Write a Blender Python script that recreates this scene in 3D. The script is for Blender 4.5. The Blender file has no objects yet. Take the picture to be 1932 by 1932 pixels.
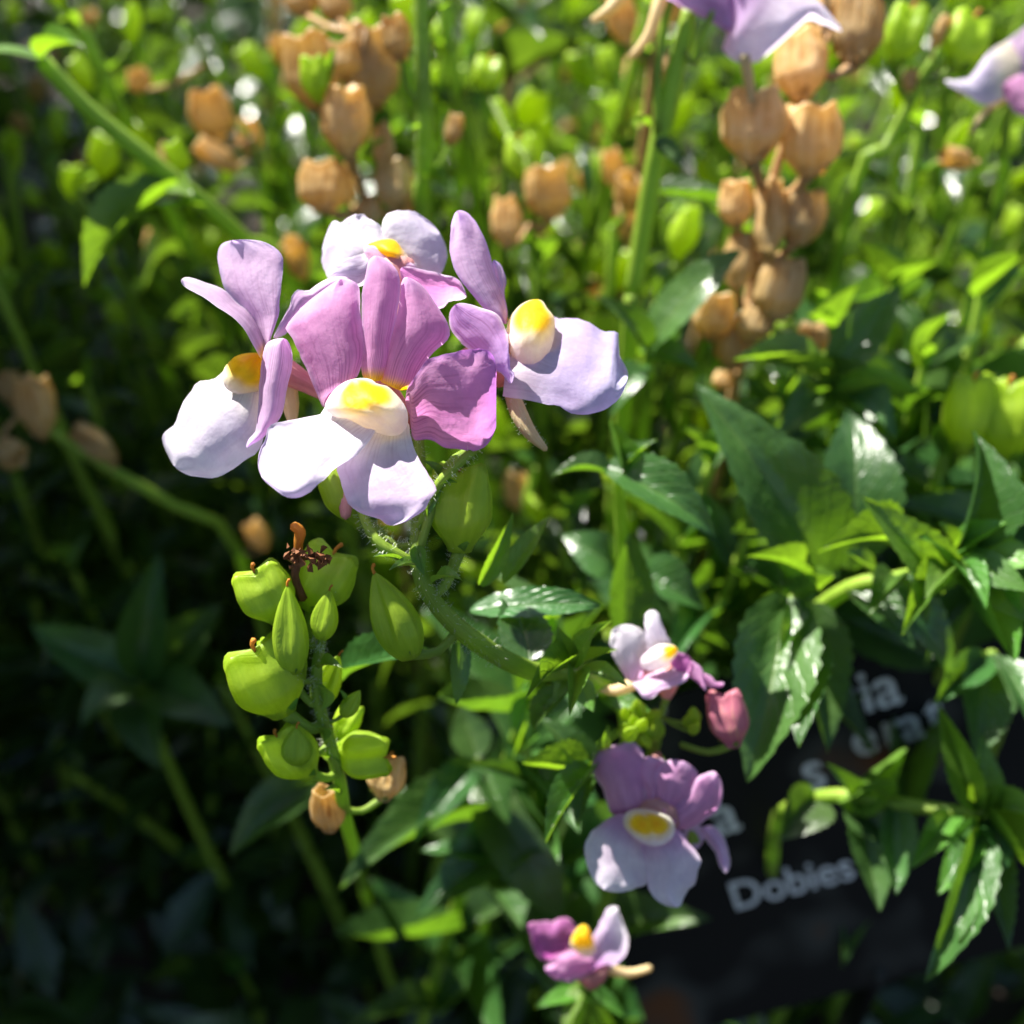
import bpy, math, random
from mathutils import Vector, Matrix, noise

# ------------------------------------------------------------------ camera, sky, sun, exposure
scene = bpy.context.scene
PITCH = math.radians(42.0)
CAM_H = 0.34
CAM = Vector((0, 0, CAM_H))
RT = Vector((1, 0, 0))
UP = Vector((0, math.sin(PITCH), math.cos(PITCH)))
FW = Vector((0, math.cos(PITCH), -math.sin(PITCH)))
HALF = math.tan(math.radians(24.0))
FOCUS = 0.113

cam_data = bpy.data.cameras.new('camera')
cam = bpy.data.objects.new('camera', cam_data)
scene.collection.objects.link(cam)
cam.location = CAM
cam.rotation_euler = (math.pi / 2 - PITCH, 0, 0)
cam_data.sensor_width = 36
cam_data.lens = 18 / HALF
cam_data.clip_start = 0.005
cam_data.clip_end = 200
cam_data.dof.use_dof = True
cam_data.dof.focus_distance = FOCUS
cam_data.dof.aperture_fstop = 17
scene.camera = cam

SUN_EL, SUN_AZ = math.radians(49), math.radians(-43)     # azimuth from +Y, negative to -X
SUN = Vector((math.sin(SUN_AZ) * math.cos(SUN_EL), math.cos(SUN_AZ) * math.cos(SUN_EL), math.sin(SUN_EL)))
world = bpy.data.worlds.new('World')
scene.world = world
world.use_nodes = True
wn = world.node_tree
sky = wn.nodes.new('ShaderNodeTexSky')
sky.sky_type = 'NISHITA'
sky.sun_disc = False
sky.sun_elevation = SUN_EL
sky.sun_rotation = SUN_AZ
bg = wn.nodes['Background']
bg.inputs['Strength'].default_value = 0.05
wn.links.new(sky.outputs[0], bg.inputs['Color'])
sl = bpy.data.lights.new('sun', 'SUN')
sl.energy = 5.0
sl.angle = math.radians(0.5)
sl.color = (1.0, 0.95, 0.87)
sun = bpy.data.objects.new('sun', sl)
scene.collection.objects.link(sun)
sun.rotation_euler = SUN.to_track_quat('Z', 'Y').to_euler()
vs = scene.view_settings
vs.view_transform = 'Standard'
vs.look = 'None'
vs.exposure = 1.75
vs.gamma = 1.0
vs.use_curve_mapping = False
scene.cycles.use_denoising = True
scene.cycles.max_bounces = 8
scene.cycles.transmission_bounces = 6
scene.cycles.sample_clamp_indirect = 6
scene.cycles.caustics_reflective = False
scene.cycles.caustics_refractive = False

rnd = random.Random(11)
COL = scene.collection


def P(x, y, d):
    """point seen at pixel (x, y) of the 1932 px wide view, d metres along the optical axis"""
    k = HALF * d / 966.0
    return CAM + FW * d + RT * ((x - 966) * k) + UP * ((966 - y) * k)


def PX(d):
    return 2 * HALF * d / 1932.0          # metres per pixel at depth d


CROPS = {'A': (550, 700, 900 / 1932), 'B': (0, 900, 1000 / 1932), 'C': (950, 880, 900 / 1932), 'D': (880, 1250, 900 / 1932),
         'E': (1400, 700, 900 / 1739), 'F': (900, 0, 1100 / 1932), 'G': (1850, 2100, 900 / 1932), 'H': (1850, 2600, 900 / 1739),
         'Z': (0, 0, 3664 / 1932)}


def cv(c, pts):
    ox, oy, s = CROPS[c]
    k = 1932 / 3664
    return [((ox + x * s) * k, (oy + y * s) * k) for x, y in pts]


# ------------------------------------------------------------------ materials
def mat(name):
    m = bpy.data.materials.new(name)
    m.use_nodes = True
    nt = m.node_tree
    nt.nodes.clear()
    return m, nt, nt.nodes, nt.links


def N(nt, t, **kw):
    n = nt.nodes.new(t)
    for k, v in kw.items():
        if k in n.inputs.keys():
            n.inputs[k].default_value = v
        else:
            setattr(n, k, v)
    return n


def ramp(nt, src, stops):
    r = nt.nodes.new('ShaderNodeValToRGB')
    el = r.color_ramp.elements
    while len(el) < len(stops):
        el.new(0.5)
    for e, (p, c) in zip(el, stops):
        e.position = p
        e.color = (*c, 1) if len(c) == 3 else c
    nt.links.new(src, r.inputs[0])
    return r.outputs[0]


def mixc(nt, fac, a, b, mode='MIX'):
    m = nt.nodes.new('ShaderNodeMix')
    m.data_type = 'RGBA'
    m.blend_type = mode
    for s, v in ((0, fac), (6, a), (7, b)):
        if hasattr(v, 'links'):
            nt.links.new(v, m.inputs[s])
        elif s == 0:
            m.inputs[0].default_value = v
        else:
            m.inputs[s].default_value = (*v, 1)
    return m.outputs[2]


def math_n(nt, op, a, b=None):
    m = nt.nodes.new('ShaderNodeMath')
    m.operation = op
    for i, v in enumerate((a, b)):
        if v is None:
            continue
        if hasattr(v, 'links'):
            nt.links.new(v, m.inputs[i])
        else:
            m.inputs[i].default_value = v
    return m.outputs[0]


def thin(nt, base, trans, fac, rough=0.4, spec=0.4, bump=None, coat=0.0):
    """a thin sheet that reflects and lets light through"""
    p = N(nt, 'ShaderNodeBsdfPrincipled')
    p.inputs['Roughness'].default_value = rough
    p.inputs['Specular IOR Level'].default_value = spec
    t = N(nt, 'ShaderNodeBsdfTranslucent')
    mx = N(nt, 'ShaderNodeMixShader')
    mx.inputs[0].default_value = fac
    o = N(nt, 'ShaderNodeOutputMaterial')
    L = nt.links.new
    L(base, p.inputs['Base Color'])
    L(trans, t.inputs['Color'])
    if bump is not None:
        L(bump, p.inputs['Normal'])
        L(bump, t.inputs['Normal'])
    L(p.outputs[0], mx.inputs[1])
    L(t.outputs[0], mx.inputs[2])
    L(mx.outputs[0], o.inputs[0])
    return p


def tex_noise(nt, coord, scale, detail=3.0, rough=0.5):
    n = N(nt, 'ShaderNodeTexNoise')
    n.inputs['Scale'].default_value = scale
    n.inputs['Detail'].default_value = detail
    n.inputs['Roughness'].default_value = rough
    nt.links.new(coord, n.inputs['Vector'])
    return n.outputs[0]


def bump_n(nt, h, strength, dist):
    b = N(nt, 'ShaderNodeBump')
    b.inputs['Strength'].default_value = strength
    b.inputs['Distance'].default_value = dist
    nt.links.new(h, b.inputs['Height'])
    return b.outputs[0]


def petal_material():
    m, nt, nodes, L = mat('petal_skin')
    at = N(nt, 'ShaderNodeAttribute', attribute_name='tint')
    geo = N(nt, 'ShaderNodeNewGeometry')
    uv = N(nt, 'ShaderNodeUVMap')
    sep = N(nt, 'ShaderNodeSeparateXYZ')
    L.new(uv.outputs[0], sep.inputs[0])
    # fine veins fanning out from the throat, strongest near the base
    mp = N(nt, 'ShaderNodeMapping')
    mp.inputs['Scale'].default_value = (1.2, 24, 1)
    L.new(uv.outputs[0], mp.inputs[0])
    vn = tex_noise(nt, mp.outputs[0], 1.0, 2.0)
    vein = ramp(nt, vn, [(0.5, (0, 0, 0)), (0.66, (1, 1, 1))])
    fade = ramp(nt, sep.outputs[0], [(0.0, (0.6, 0.6, 0.6)), (0.4, (0.28, 0.28, 0.28)), (0.75, (0.07, 0.07, 0.07)), (1.0, (0.02, 0.02, 0.02))])
    vf = math_n(nt, 'MULTIPLY', vein, fade)
    vf = math_n(nt, 'MULTIPLY', vf, at.outputs['Alpha'])
    blot = tex_noise(nt, geo.outputs['Position'], 380, 4.0, 0.6)
    bf = ramp(nt, blot, [(0.36, (0.88, 0.84, 0.9)), (0.66, (1.06, 1.06, 1.06))])
    c0 = mixc(nt, 1.0, at.outputs['Color'], bf, 'MULTIPLY')
    c1 = mixc(nt, vf, c0, (0.2, 0.03, 0.16))
    sat = N(nt, 'ShaderNodeHueSaturation')
    sat.inputs['Saturation'].default_value = 1.25
    sat.inputs['Value'].default_value = 1.08
    L.new(c1, sat.inputs['Color'])
    fine = tex_noise(nt, geo.outputs['Position'], 2600, 2.0)
    mid = tex_noise(nt, geo.outputs['Position'], 620, 3.0)
    mp2 = N(nt, 'ShaderNodeMapping')
    mp2.inputs['Scale'].default_value = (3.5, 9, 1)
    L.new(uv.outputs[0], mp2.inputs[0])
    ribs = tex_noise(nt, mp2.outputs[0], 1.0, 2.0)
    h = math_n(nt, 'ADD', math_n(nt, 'MULTIPLY', fine, 0.2), math_n(nt, 'ADD', mid, math_n(nt, 'MULTIPLY', ribs, 0.35)))
    b = bump_n(nt, h, 0.4, 0.0003)
    thin(nt, c1, sat.outputs[0], 0.54, 0.5, 0.25, b)
    return m


def leaf_material(name, base, trans, rough, fac, spec=0.6):
    m, nt, nodes, L = mat(name)
    uv = N(nt, 'ShaderNodeUVMap')
    sep = N(nt, 'ShaderNodeSeparateXYZ')
    L.new(uv.outputs[0], sep.inputs[0])
    oi = N(nt, 'ShaderNodeObjectInfo')
    geo = N(nt, 'ShaderNodeNewGeometry')
    # midrib and side veins
    dv = math_n(nt, 'ABSOLUTE', math_n(nt, 'SUBTRACT', sep.outputs[1], 0.5))
    rib = ramp(nt, dv, [(0.0, (1, 1, 1)), (0.045, (0, 0, 0))])
    ph = math_n(nt, 'SUBTRACT', math_n(nt, 'MULTIPLY', sep.outputs[0], 7.0), math_n(nt, 'MULTIPLY', dv, 5.0))
    sv = math_n(nt, 'ABSOLUTE', math_n(nt, 'SUBTRACT', math_n(nt, 'FRACT', ph), 0.5))
    side = ramp(nt, sv, [(0.0, (1, 1, 1)), (0.1, (0, 0, 0))])
    veins = math_n(nt, 'MAXIMUM', rib, math_n(nt, 'MULTIPLY', side, 0.45))
    nz = tex_noise(nt, geo.outputs['Position'], 160, 3.0)
    patch = ramp(nt, nz, [(0.3, (0.72, 0.76, 0.75)), (0.7, (1.2, 1.16, 1.1))])
    c0 = mixc(nt, 1.0, base, patch, 'MULTIPLY')
    c1 = mixc(nt, math_n(nt, 'MULTIPLY', veins, 0.3), c0, (0.16, 0.26, 0.06))
    hs = N(nt, 'ShaderNodeHueSaturation')
    L.new(c1, hs.inputs['Color'])
    hv = N(nt, 'ShaderNodeMapRange')
    hv.inputs[3].default_value = 0.475
    hv.inputs[4].default_value = 0.52
    L.new(oi.outputs['Random'], hv.inputs[0])
    L.new(hv.outputs[0], hs.inputs['Hue'])
    vv = N(nt, 'ShaderNodeMapRange')
    vv.inputs[3].default_value = 0.7
    vv.inputs[4].default_value = 1.3
    L.new(math_n(nt, 'FRACT', math_n(nt, 'MULTIPLY', oi.outputs['Random'], 7.3)), vv.inputs[0])
    L.new(vv.outputs[0], hs.inputs['Value'])
    t0 = mixc(nt, 1.0, trans, patch, 'MULTIPLY')
    t1 = mixc(nt, math_n(nt, 'MULTIPLY', veins, 0.35), t0, (0.12, 0.22, 0.02))
    h1 = tex_noise(nt, geo.outputs['Position'], 950, 2.0)
    h2 = tex_noise(nt, geo.outputs['Position'], 300, 2.0)
    h = math_n(nt, 'SUBTRACT', math_n(nt, 'ADD', math_n(nt, 'MULTIPLY', h1, 0.5), h2), math_n(nt, 'MULTIPLY', veins, 0.7))
    b = bump_n(nt, h, 0.45, 0.0005)
    p = thin(nt, hs.outputs[0], t1, fac, rough, spec, b)
    return m


def streak_material(name, stops, tstops, fac, rough, spec, bump=0.0003, lines=26, vlo=0.8, vhi=1.2):
    """stems, capsules: colour varied along lengthwise streaks"""
    m, nt, nodes, L = mat(name)
    uv = N(nt, 'ShaderNodeUVMap')
    geo = N(nt, 'ShaderNodeNewGeometry')
    oi = N(nt, 'ShaderNodeObjectInfo')
    mp = N(nt, 'ShaderNodeMapping')
    mp.inputs['Scale'].default_value = (1.5, lines, 1)
    L.new(uv.outputs[0], mp.inputs[0])
    st = tex_noise(nt, mp.outputs[0], 1.0, 3.0)
    nz = tex_noise(nt, geo.outputs['Position'], 300, 4.0, 0.6)
    f = math_n(nt, 'ADD', math_n(nt, 'MULTIPLY', st, 0.5), math_n(nt, 'MULTIPLY', nz, 0.5))
    c = ramp(nt, f, stops)
    t = ramp(nt, f, tstops)
    hs = N(nt, 'ShaderNodeHueSaturation')
    L.new(c, hs.inputs['Color'])
    vv = N(nt, 'ShaderNodeMapRange')
    vv.inputs[3].default_value = vlo
    vv.inputs[4].default_value = vhi
    L.new(oi.outputs['Random'], vv.inputs[0])
    L.new(vv.outputs[0], hs.inputs['Value'])
    b = bump_n(nt, math_n(nt, 'ADD', st, math_n(nt, 'MULTIPLY', nz, 0.6)), 0.6, bump)
    thin(nt, hs.outputs[0], t, fac, rough, spec, b)
    return m


M_PETAL = petal_material()
M_LEAF = leaf_material('leaf_green', (0.042, 0.112, 0.026), (0.175, 0.37, 0.014), 0.34, 0.32)
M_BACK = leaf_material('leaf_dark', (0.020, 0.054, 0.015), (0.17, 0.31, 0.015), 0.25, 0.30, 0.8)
M_LEAF_YOUNG = leaf_material('leaf_young', (0.085, 0.20, 0.028), (0.31, 0.56, 0.02), 0.36, 0.4)
M_STEM = streak_material('stem_green', [(0.3, (0.16, 0.28, 0.025)), (0.7, (0.33, 0.47, 0.06))], [(0.3, (0.3, 0.5, 0.02)), (0.7, (0.45, 0.68, 0.04))], 0.36, 0.45, 0.4)
M_CAPS = streak_material('capsule_green', [(0.3, (0.19, 0.32, 0.018)), (0.7, (0.38, 0.53, 0.04))],
                         [(0.3, (0.52, 0.72, 0.014)), (0.7, (0.74, 0.90, 0.03))], 0.45, 0.42, 0.4, 0.0004, 16)
M_DRY = streak_material('capsule_dry', [(0.32, (0.26, 0.13, 0.04)), (0.45, (0.62, 0.42, 0.17)), (0.7, (0.84, 0.67, 0.40))],
                        [(0.34, (0.55, 0.30, 0.07)), (0.48, (0.85, 0.60, 0.20)), (0.7, (0.96, 0.78, 0.40))], 0.46, 0.36, 0.5, 0.001, 22, 0.6, 1.2)
M_DRYSTEM = streak_material('stalk_dry', [(0.3, (0.30, 0.15, 0.06)), (0.7, (0.55, 0.36, 0.16))], [(0.3, (0.4, 0.2, 0.06)), (0.7, (0.6, 0.35, 0.12))], 0.15, 0.5, 0.3)
M_SPUR = streak_material('spur_skin', [(0.3, (0.72, 0.53, 0.25)), (0.7, (0.85, 0.72, 0.44))], [(0.3, (0.9, 0.66, 0.25)), (0.7, (0.95, 0.8, 0.45))], 0.35, 0.5, 0.3)
M_TUBE = streak_material('corolla_tube_skin', [(0.3, (0.55, 0.22, 0.24)), (0.7, (0.72, 0.42, 0.36))], [(0.3, (0.8, 0.25, 0.3)), (0.7, (0.85, 0.45, 0.35))], 0.35, 0.5, 0.3)
M_BUD = streak_material('bud_skin', [(0.3, (0.26, 0.06, 0.12)), (0.55, (0.40, 0.14, 0.18)), (0.75, (0.42, 0.30, 0.16))], [(0.3, (0.5, 0.08, 0.18)), (0.7, (0.7, 0.35, 0.25))], 0.3, 0.4, 0.4)
M_HAIR = streak_material('hair_clear', [(0.3, (0.7, 0.76, 0.6)), (0.7, (0.8, 0.84, 0.7))], [(0.3, (0.8, 0.86, 0.7)), (0.7, (0.85, 0.9, 0.75))], 0.5, 0.3, 0.5)
M_ROT = streak_material('withered_brown', [(0.3, (0.05, 0.02, 0.01)), (0.7, (0.32, 0.13, 0.05))], [(0.3, (0.3, 0.1, 0.02)), (0.7, (0.5, 0.2, 0.05))], 0.15, 0.6, 0.3, 0.0006)
M_ORANGE = streak_material('withered_orange', [(0.3, (0.5, 0.17, 0.02)), (0.7, (0.75, 0.36, 0.05))], [(0.3, (0.8, 0.3, 0.02)), (0.7, (0.9, 0.45, 0.05))], 0.3, 0.45, 0.4)


def soil_material():
    m, nt, nodes, L = mat('soil_dark')
    geo = N(nt, 'ShaderNodeNewGeometry')
    a = tex_noise(nt, geo.outputs['Position'], 60, 6.0, 0.7)
    c = ramp(nt, a, [(0.3, (0.012, 0.009, 0.006)), (0.6, (0.04, 0.028, 0.018)), (0.8, (0.09, 0.06, 0.035))])
    p = N(nt, 'ShaderNodeBsdfPrincipled')
    p.inputs['Roughness'].default_value = 0.9
    o = N(nt, 'ShaderNodeOutputMaterial')
    L.new(c, p.inputs['Base Color'])
    L.new(bump_n(nt, a, 1.0, 0.01), p.inputs['Normal'])
    L.new(p.outputs[0], o.inputs[0])
    return m


def label_material():
    m, nt, nodes, L = mat('label_print')
    geo = N(nt, 'ShaderNodeTexCoord')
    a = tex_noise(nt, geo.outputs['Object'], 34, 2.0)
    c = ramp(nt, a, [(0.40, (0.004, 0.004, 0.004)), (0.54, (0.005, 0.005, 0.005)), (0.62, (0.035, 0.036, 0.032)), (0.70, (0.10, 0.035, 0.01))])
    p = N(nt, 'ShaderNodeBsdfPrincipled')
    p.inputs['Roughness'].default_value = 0.55
    p.inputs['Specular IOR Level'].default_value = 0.12
    o = N(nt, 'ShaderNodeOutputMaterial')
    L.new(c, p.inputs['Base Color'])
    L.new(p.outputs[0], o.inputs[0])
    return m


def plain(name, col, rough):
    m, nt, nodes, L = mat(name)
    geo = N(nt, 'ShaderNodeTexCoord')
    a = tex_noise(nt, geo.outputs['Object'], 300, 2.0)
    c = ramp(nt, a, [(0.3, tuple(v * 0.9 for v in col)), (0.7, col)])
    p = N(nt, 'ShaderNodeBsdfPrincipled')
    p.inputs['Roughness'].default_value = rough
    o = N(nt, 'ShaderNodeOutputMaterial')
    L.new(c, p.inputs['Base Color'])
    L.new(p.outputs[0], o.inputs[0])
    return m


M_SOIL = soil_material()
M_LABEL = label_material()
M_PRINT = plain('white_print', (0.56, 0.56, 0.57), 0.5)


# ------------------------------------------------------------------ mesh helpers
def make_mesh(name, verts, faces, material, uvs=None, tint=None, smooth=True):
    me = bpy.data.meshes.new(name)
    me.from_pydata([tuple(v) for v in verts], [], faces)
    if uvs is not None:
        l = me.uv_layers.new(name='UVMap')
        li = [i for f in faces for i in f]
        l.data.foreach_set('uv', [c for i in li for c in uvs[i]])
    if tint is not None:
        a = me.color_attributes.new('tint', 'FLOAT_COLOR', 'POINT')
        a.data.foreach_set('color', [c for t in tint for c in t])
    if smooth:
        me.polygons.foreach_set('use_smooth', [True] * len(me.polygons))
    me.materials.append(material)
    me.update()
    return me


class Thing:
    """a top-level Empty at the plant's base; parts are built in world space and parented to it"""
    def __init__(self, name, base, label, cat, group=None):
        self.o = bpy.data.objects.new(name, None)
        COL.objects.link(self.o)
        self.o.empty_display_size = 0.01
        self.o.location = base
        self.base = Vector(base)
        self.o['label'] = label
        self.o['category'] = cat
        if group:
            self.o['group'] = group

    def part(self, name, me, parent=None, matrix=None, kind=None):
        o = bpy.data.objects.new(name, me)
        COL.objects.link(o)
        o.parent = parent or self.o
        if matrix is not None:
            o.matrix_local = Matrix.Translation(-self.base) @ matrix
        if kind:
            o['kind'] = kind
        return o

    def empty(self, name):
        o = bpy.data.objects.new(name, None)
        COL.objects.link(o)
        o.parent = self.o
        o.empty_display_size = 0.005
        return o

    def rel(self, verts):
        b = self.base
        return [Vector(v) - b for v in verts]


def catmull(pts, n, closed=False):
    pts = [Vector(p) for p in pts]
    out = []
    m = len(pts)
    segs = m if closed else m - 1
    for i in range(segs):
        if closed:
            a, b, c, d = pts[(i - 1) % m], pts[i], pts[(i + 1) % m], pts[(i + 2) % m]
        else:
            a, b, c, d = pts[max(i - 1, 0)], pts[i], pts[i + 1], pts[min(i + 2, m - 1)]
        for k in range(n):
            t = k / n
            out.append(0.5 * ((2 * b) + (c - a) * t + (2 * a - 5 * b + 4 * c - d) * t * t + (3 * b - a - 3 * c + d) * t ** 3))
    if not closed:
        out.append(pts[-1])
    return out


def tube_data(path, radii, seg=8, sub=3, cap=True, squash=1.0):
    pr = [Vector((*p, r)) for p, r in zip(path, radii)]
    pr = catmull(pr, sub)
    cen = [Vector(p[:3]) for p in pr]
    rad = [max(p[3], 1e-6) for p in pr]
    verts, faces, uvs = [], [], []
    n = len(cen)
    t0 = (cen[1] - cen[0]).normalized()
    ref = Vector((0, 0, 1)) if abs(t0.z) < 0.9 else Vector((1, 0, 0))
    u = t0.cross(ref).normalized()
    for i in range(n):
        t = (cen[min(i + 1, n - 1)] - cen[max(i - 1, 0)]).normalized()
        u = (u - t * u.dot(t)).normalized()
        w = t.cross(u)
        for k in range(seg):
            a = 2 * math.pi * k / seg
            verts.append(cen[i] + (u * math.cos(a) + w * math.sin(a) * squash) * rad[i])
            uvs.append((i / n * 4, k / seg))
    for i in range(n - 1):
        for k in range(seg):
            faces.append((i * seg + k, i * seg + (k + 1) % seg, (i + 1) * seg + (k + 1) % seg, (i + 1) * seg + k))
    if cap:
        for ring, tip in ((0, cen[0]), (n - 1, cen[-1] + (cen[-1] - cen[-2]).normalized() * rad[-1] * 0.7)):
            verts.append(tip)
            uvs.append((ring / n, 0.5))
            ci = len(verts) - 1
            for k in range(seg):
                f = (ring * seg + k, ring * seg + (k + 1) % seg, ci)
                faces.append(f if ring else f[::-1])
    return verts, faces, uvs, cen, rad


def tube(th, name, path, radii, material, parent=None, seg=8, sub=3, squash=1.0):
    v, f, uv, cen, rad = tube_data(path, radii, seg, sub, True, squash)
    o = th.part(name, make_mesh(name, th.rel(v), f, material, uv), parent)
    return o, cen, rad


def hair_mesh(th, parent, cen, rad, per, length, seed=1, rng=(0, 1)):
    r = random.Random(seed)
    verts, faces = [], []
    n = len(cen)
    for i in range(int(n * rng[0]), max(int(n * rng[1]) - 1, 1)):
        a, b = cen[i], cen[i + 1]
        t = (b - a).normalized()
        for k in range(max(1, int(per * (b - a).length * 1000))):
            p = a.lerp(b, r.random())
            d = Vector((r.gauss(0, 1), r.gauss(0, 1), r.gauss(0, 1)))
            d = (d - t * d.dot(t)).normalized()
            d2 = (d + t * r.uniform(-0.4, 0.4)).normalized()
            L = length * r.uniform(0.6, 1.2)
            u = t * 0.000030
            w = d.cross(t) * 0.000030
            q = p + d * rad[i] * 0.95
            k0 = len(verts)
            verts += [q + u, q - u * 0.5 + w, q - u * 0.5 - w, q + d2 * L]
            # tiny gland bead at the tip
            e = q + d2 * L
            s = 0.00005
            verts += [e + u.normalized() * s, e + w.normalized() * s, e - (u + w).normalized() * s, e + d2 * s * 1.6]
            faces += [(k0, k0 + 1, k0 + 3), (k0 + 1, k0 + 2, k0 + 3), (k0 + 2, k0, k0 + 3),
                      (k0 + 4, k0 + 5, k0 + 7), (k0 + 5, k0 + 6, k0 + 7), (k0 + 6, k0 + 4, k0 + 7), (k0 + 4, k0 + 6, k0 + 5)]
    if verts:
        th.part('fine_hairs', make_mesh('fine_hairs', th.rel(verts), faces, M_HAIR, [(0, 0)] * len(verts), smooth=False), parent, kind='stuff')


def lerp3(a, b, t):
    return tuple(x + (y - x) * t for x, y in zip(a, b))


def sstep(a, b, x):
    t = min(max((x - a) / (b - a), 0), 1)
    return t * t * (3 - 2 * t)


# petal colours: the flower's own colours
LILAC = (0.75, 0.54, 0.76)
PINK = (0.71, 0.37, 0.62)
MAGENTA = (0.48, 0.17, 0.42)
PALE = (0.83, 0.76, 0.90)
WHITE = (0.90, 0.88, 0.92)
CREAM = (0.90, 0.86, 0.66)
YELLOW = (0.95, 0.69, 0.02)
ORANGE = (0.92, 0.52, 0.01)


def c_upper(body, edge, throat=YELLOW):
    def f(s, v):
        e = abs(v - 0.5) * 2
        c = lerp3(body, edge, min(1, sstep(0.8, 1.0, e) * 0.75 + sstep(0.8, 1.0, s) * 0.7))
        c = lerp3(throat, c, sstep(0.0, 0.13, s)) if throat else c
        return (*c, 1.0)
    return f


def c_lip(body, edge, base=WHITE):
    def f(s, v):
        c = lerp3(base, body, sstep(0.12, 0.5, s))
        c = lerp3(c, edge, sstep(0.55, 1.0, s))
        return (*c, 0.35)
    return f


def c_palate(ys, yv=0.5, r=0.34, outer=WHITE):
    """cream hump with a two-lobed yellow patch centred at (ys, yv)"""
    def f(s, v):
        d = min(math.hypot((s - ys) * 1.0, (v - yv - 0.14) * 1.1), math.hypot((s - ys) * 1.0, (v - yv + 0.14) * 1.1))
        c = lerp3(ORANGE, YELLOW, sstep(0.0, r * 0.55, d))
        c = lerp3(c, CREAM, sstep(r * 0.6, r * 1.05, d))
        c = lerp3(c, WHITE, sstep(r * 1.0, r * 1.5, d))
        c = lerp3(c, outer, sstep(r * 1.4, r * 2.1, d))
        return (*c, 0.0)
    return f


def petal(th, parent, name, poly, base, tip, D, lin=0.0, quad=0.0, cup=0.0, slant=0.0, bulge=0.0, groove=0.0, ruffle=0.25, col=None,
          seed=0, ns=32, nv=22, curl=0.0, material=None):
    """a curved sheet whose outline is the drawn one; D mm away at its base, bent by lin/quad along and cup/slant across (mm)"""
    pts = catmull([(x, y, 0) for x, y in poly], 6, True)
    B, T = Vector((*base, 0)), Vector((*tip, 0))
    ax = (T - B).normalized()
    pr = Vector((-ax.y, ax.x, 0))
    sl = [(p - B).dot(ax) for p in pts]
    wl = [(p - B).dot(pr) for p in pts]
    s0, s1 = min(sl), max(sl)
    verts, uvs, tint = [], [], []
    m = len(pts)
    for i in range(ns + 1):
        f = 0.5 - 0.5 * math.cos(math.pi * (0.012 + 0.976 * i / ns))
        sv = s0 + (s1 - s0) * f
        xs = []
        for k in range(m):
            a, b = sl[k], sl[(k + 1) % m]
            if (a - sv) * (b - sv) <= 0 and a != b:
                t = (sv - a) / (b - a)
                xs.append(wl[k] + (wl[(k + 1) % m] - wl[k]) * t)
        if not xs:
            xs = [0, 0]
        w0, w1 = min(xs), max(xs)
        jag = ruffle * 2.6 * sstep(.12, .5, f)
        w0 += jag * (noise.noise(Vector((f * 11, seed * 5.1, 1.5))) + .6 * noise.noise(Vector((f * 27, seed * 2.1, 4.5))))
        w1 += jag * (noise.noise(Vector((f * 11, seed * 5.1, 8.5))) + .6 * noise.noise(Vector((f * 27, seed * 2.1, 9.5))))
        for j in range(nv + 1):
            v = j / nv
            vv = 0.5 - 0.5 * math.cos(math.pi * v) * (0.85 + 0.15 * abs(math.cos(math.pi * v)))
            w = w0 + (w1 - w0) * vv
            e = 2 * vv - 1
            q = B + ax * sv + pr * w
            z = D + lin * f + quad * f * f + cup * e * e + slant * e
            if bulge:
                dome = (max(0, math.sin(math.pi * min(max(f, 0), 1) ** 0.8)) ** 1.0) * (max(0, 1 - e * e) ** 1.05)
                g = 1 - groove * math.exp(-(e / 0.3) ** 2)
                z -= bulge * dome * g
            if curl:
                z += curl * (max(0, f - 0.72) / 0.28) ** 2
            rf = ruffle * (0.25 + abs(e) ** 2 * 0.75) * (0.3 + 0.7 * f)
            z += rf * 1.3 * noise.noise(Vector((f * 3.2 + seed * 7.1, e * 1.6 + seed * 3.3, seed)))
            z += rf * 0.22 * noise.noise(Vector((f * 24 + seed * 2, e * 15, seed * 1.3)))
            z += rf * 0.5 * noise.noise(Vector((f * 9 + seed, e * 5, seed * 2.7)))
            verts.append(P(q.x, q.y, z / 1000.0))
            uvs.append((f, vv))
            tint.append(col(f, vv) if col else (*PALE, 0.3))
    faces = [(i * (nv + 1) + j, (i + 1) * (nv + 1) + j, (i + 1) * (nv + 1) + j + 1, i * (nv + 1) + j + 1) for i in range(ns) for j in range(nv)]
    return th.part(name, make_mesh(name, th.rel(verts), faces, material or M_PETAL, uvs, tint), parent)


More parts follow.
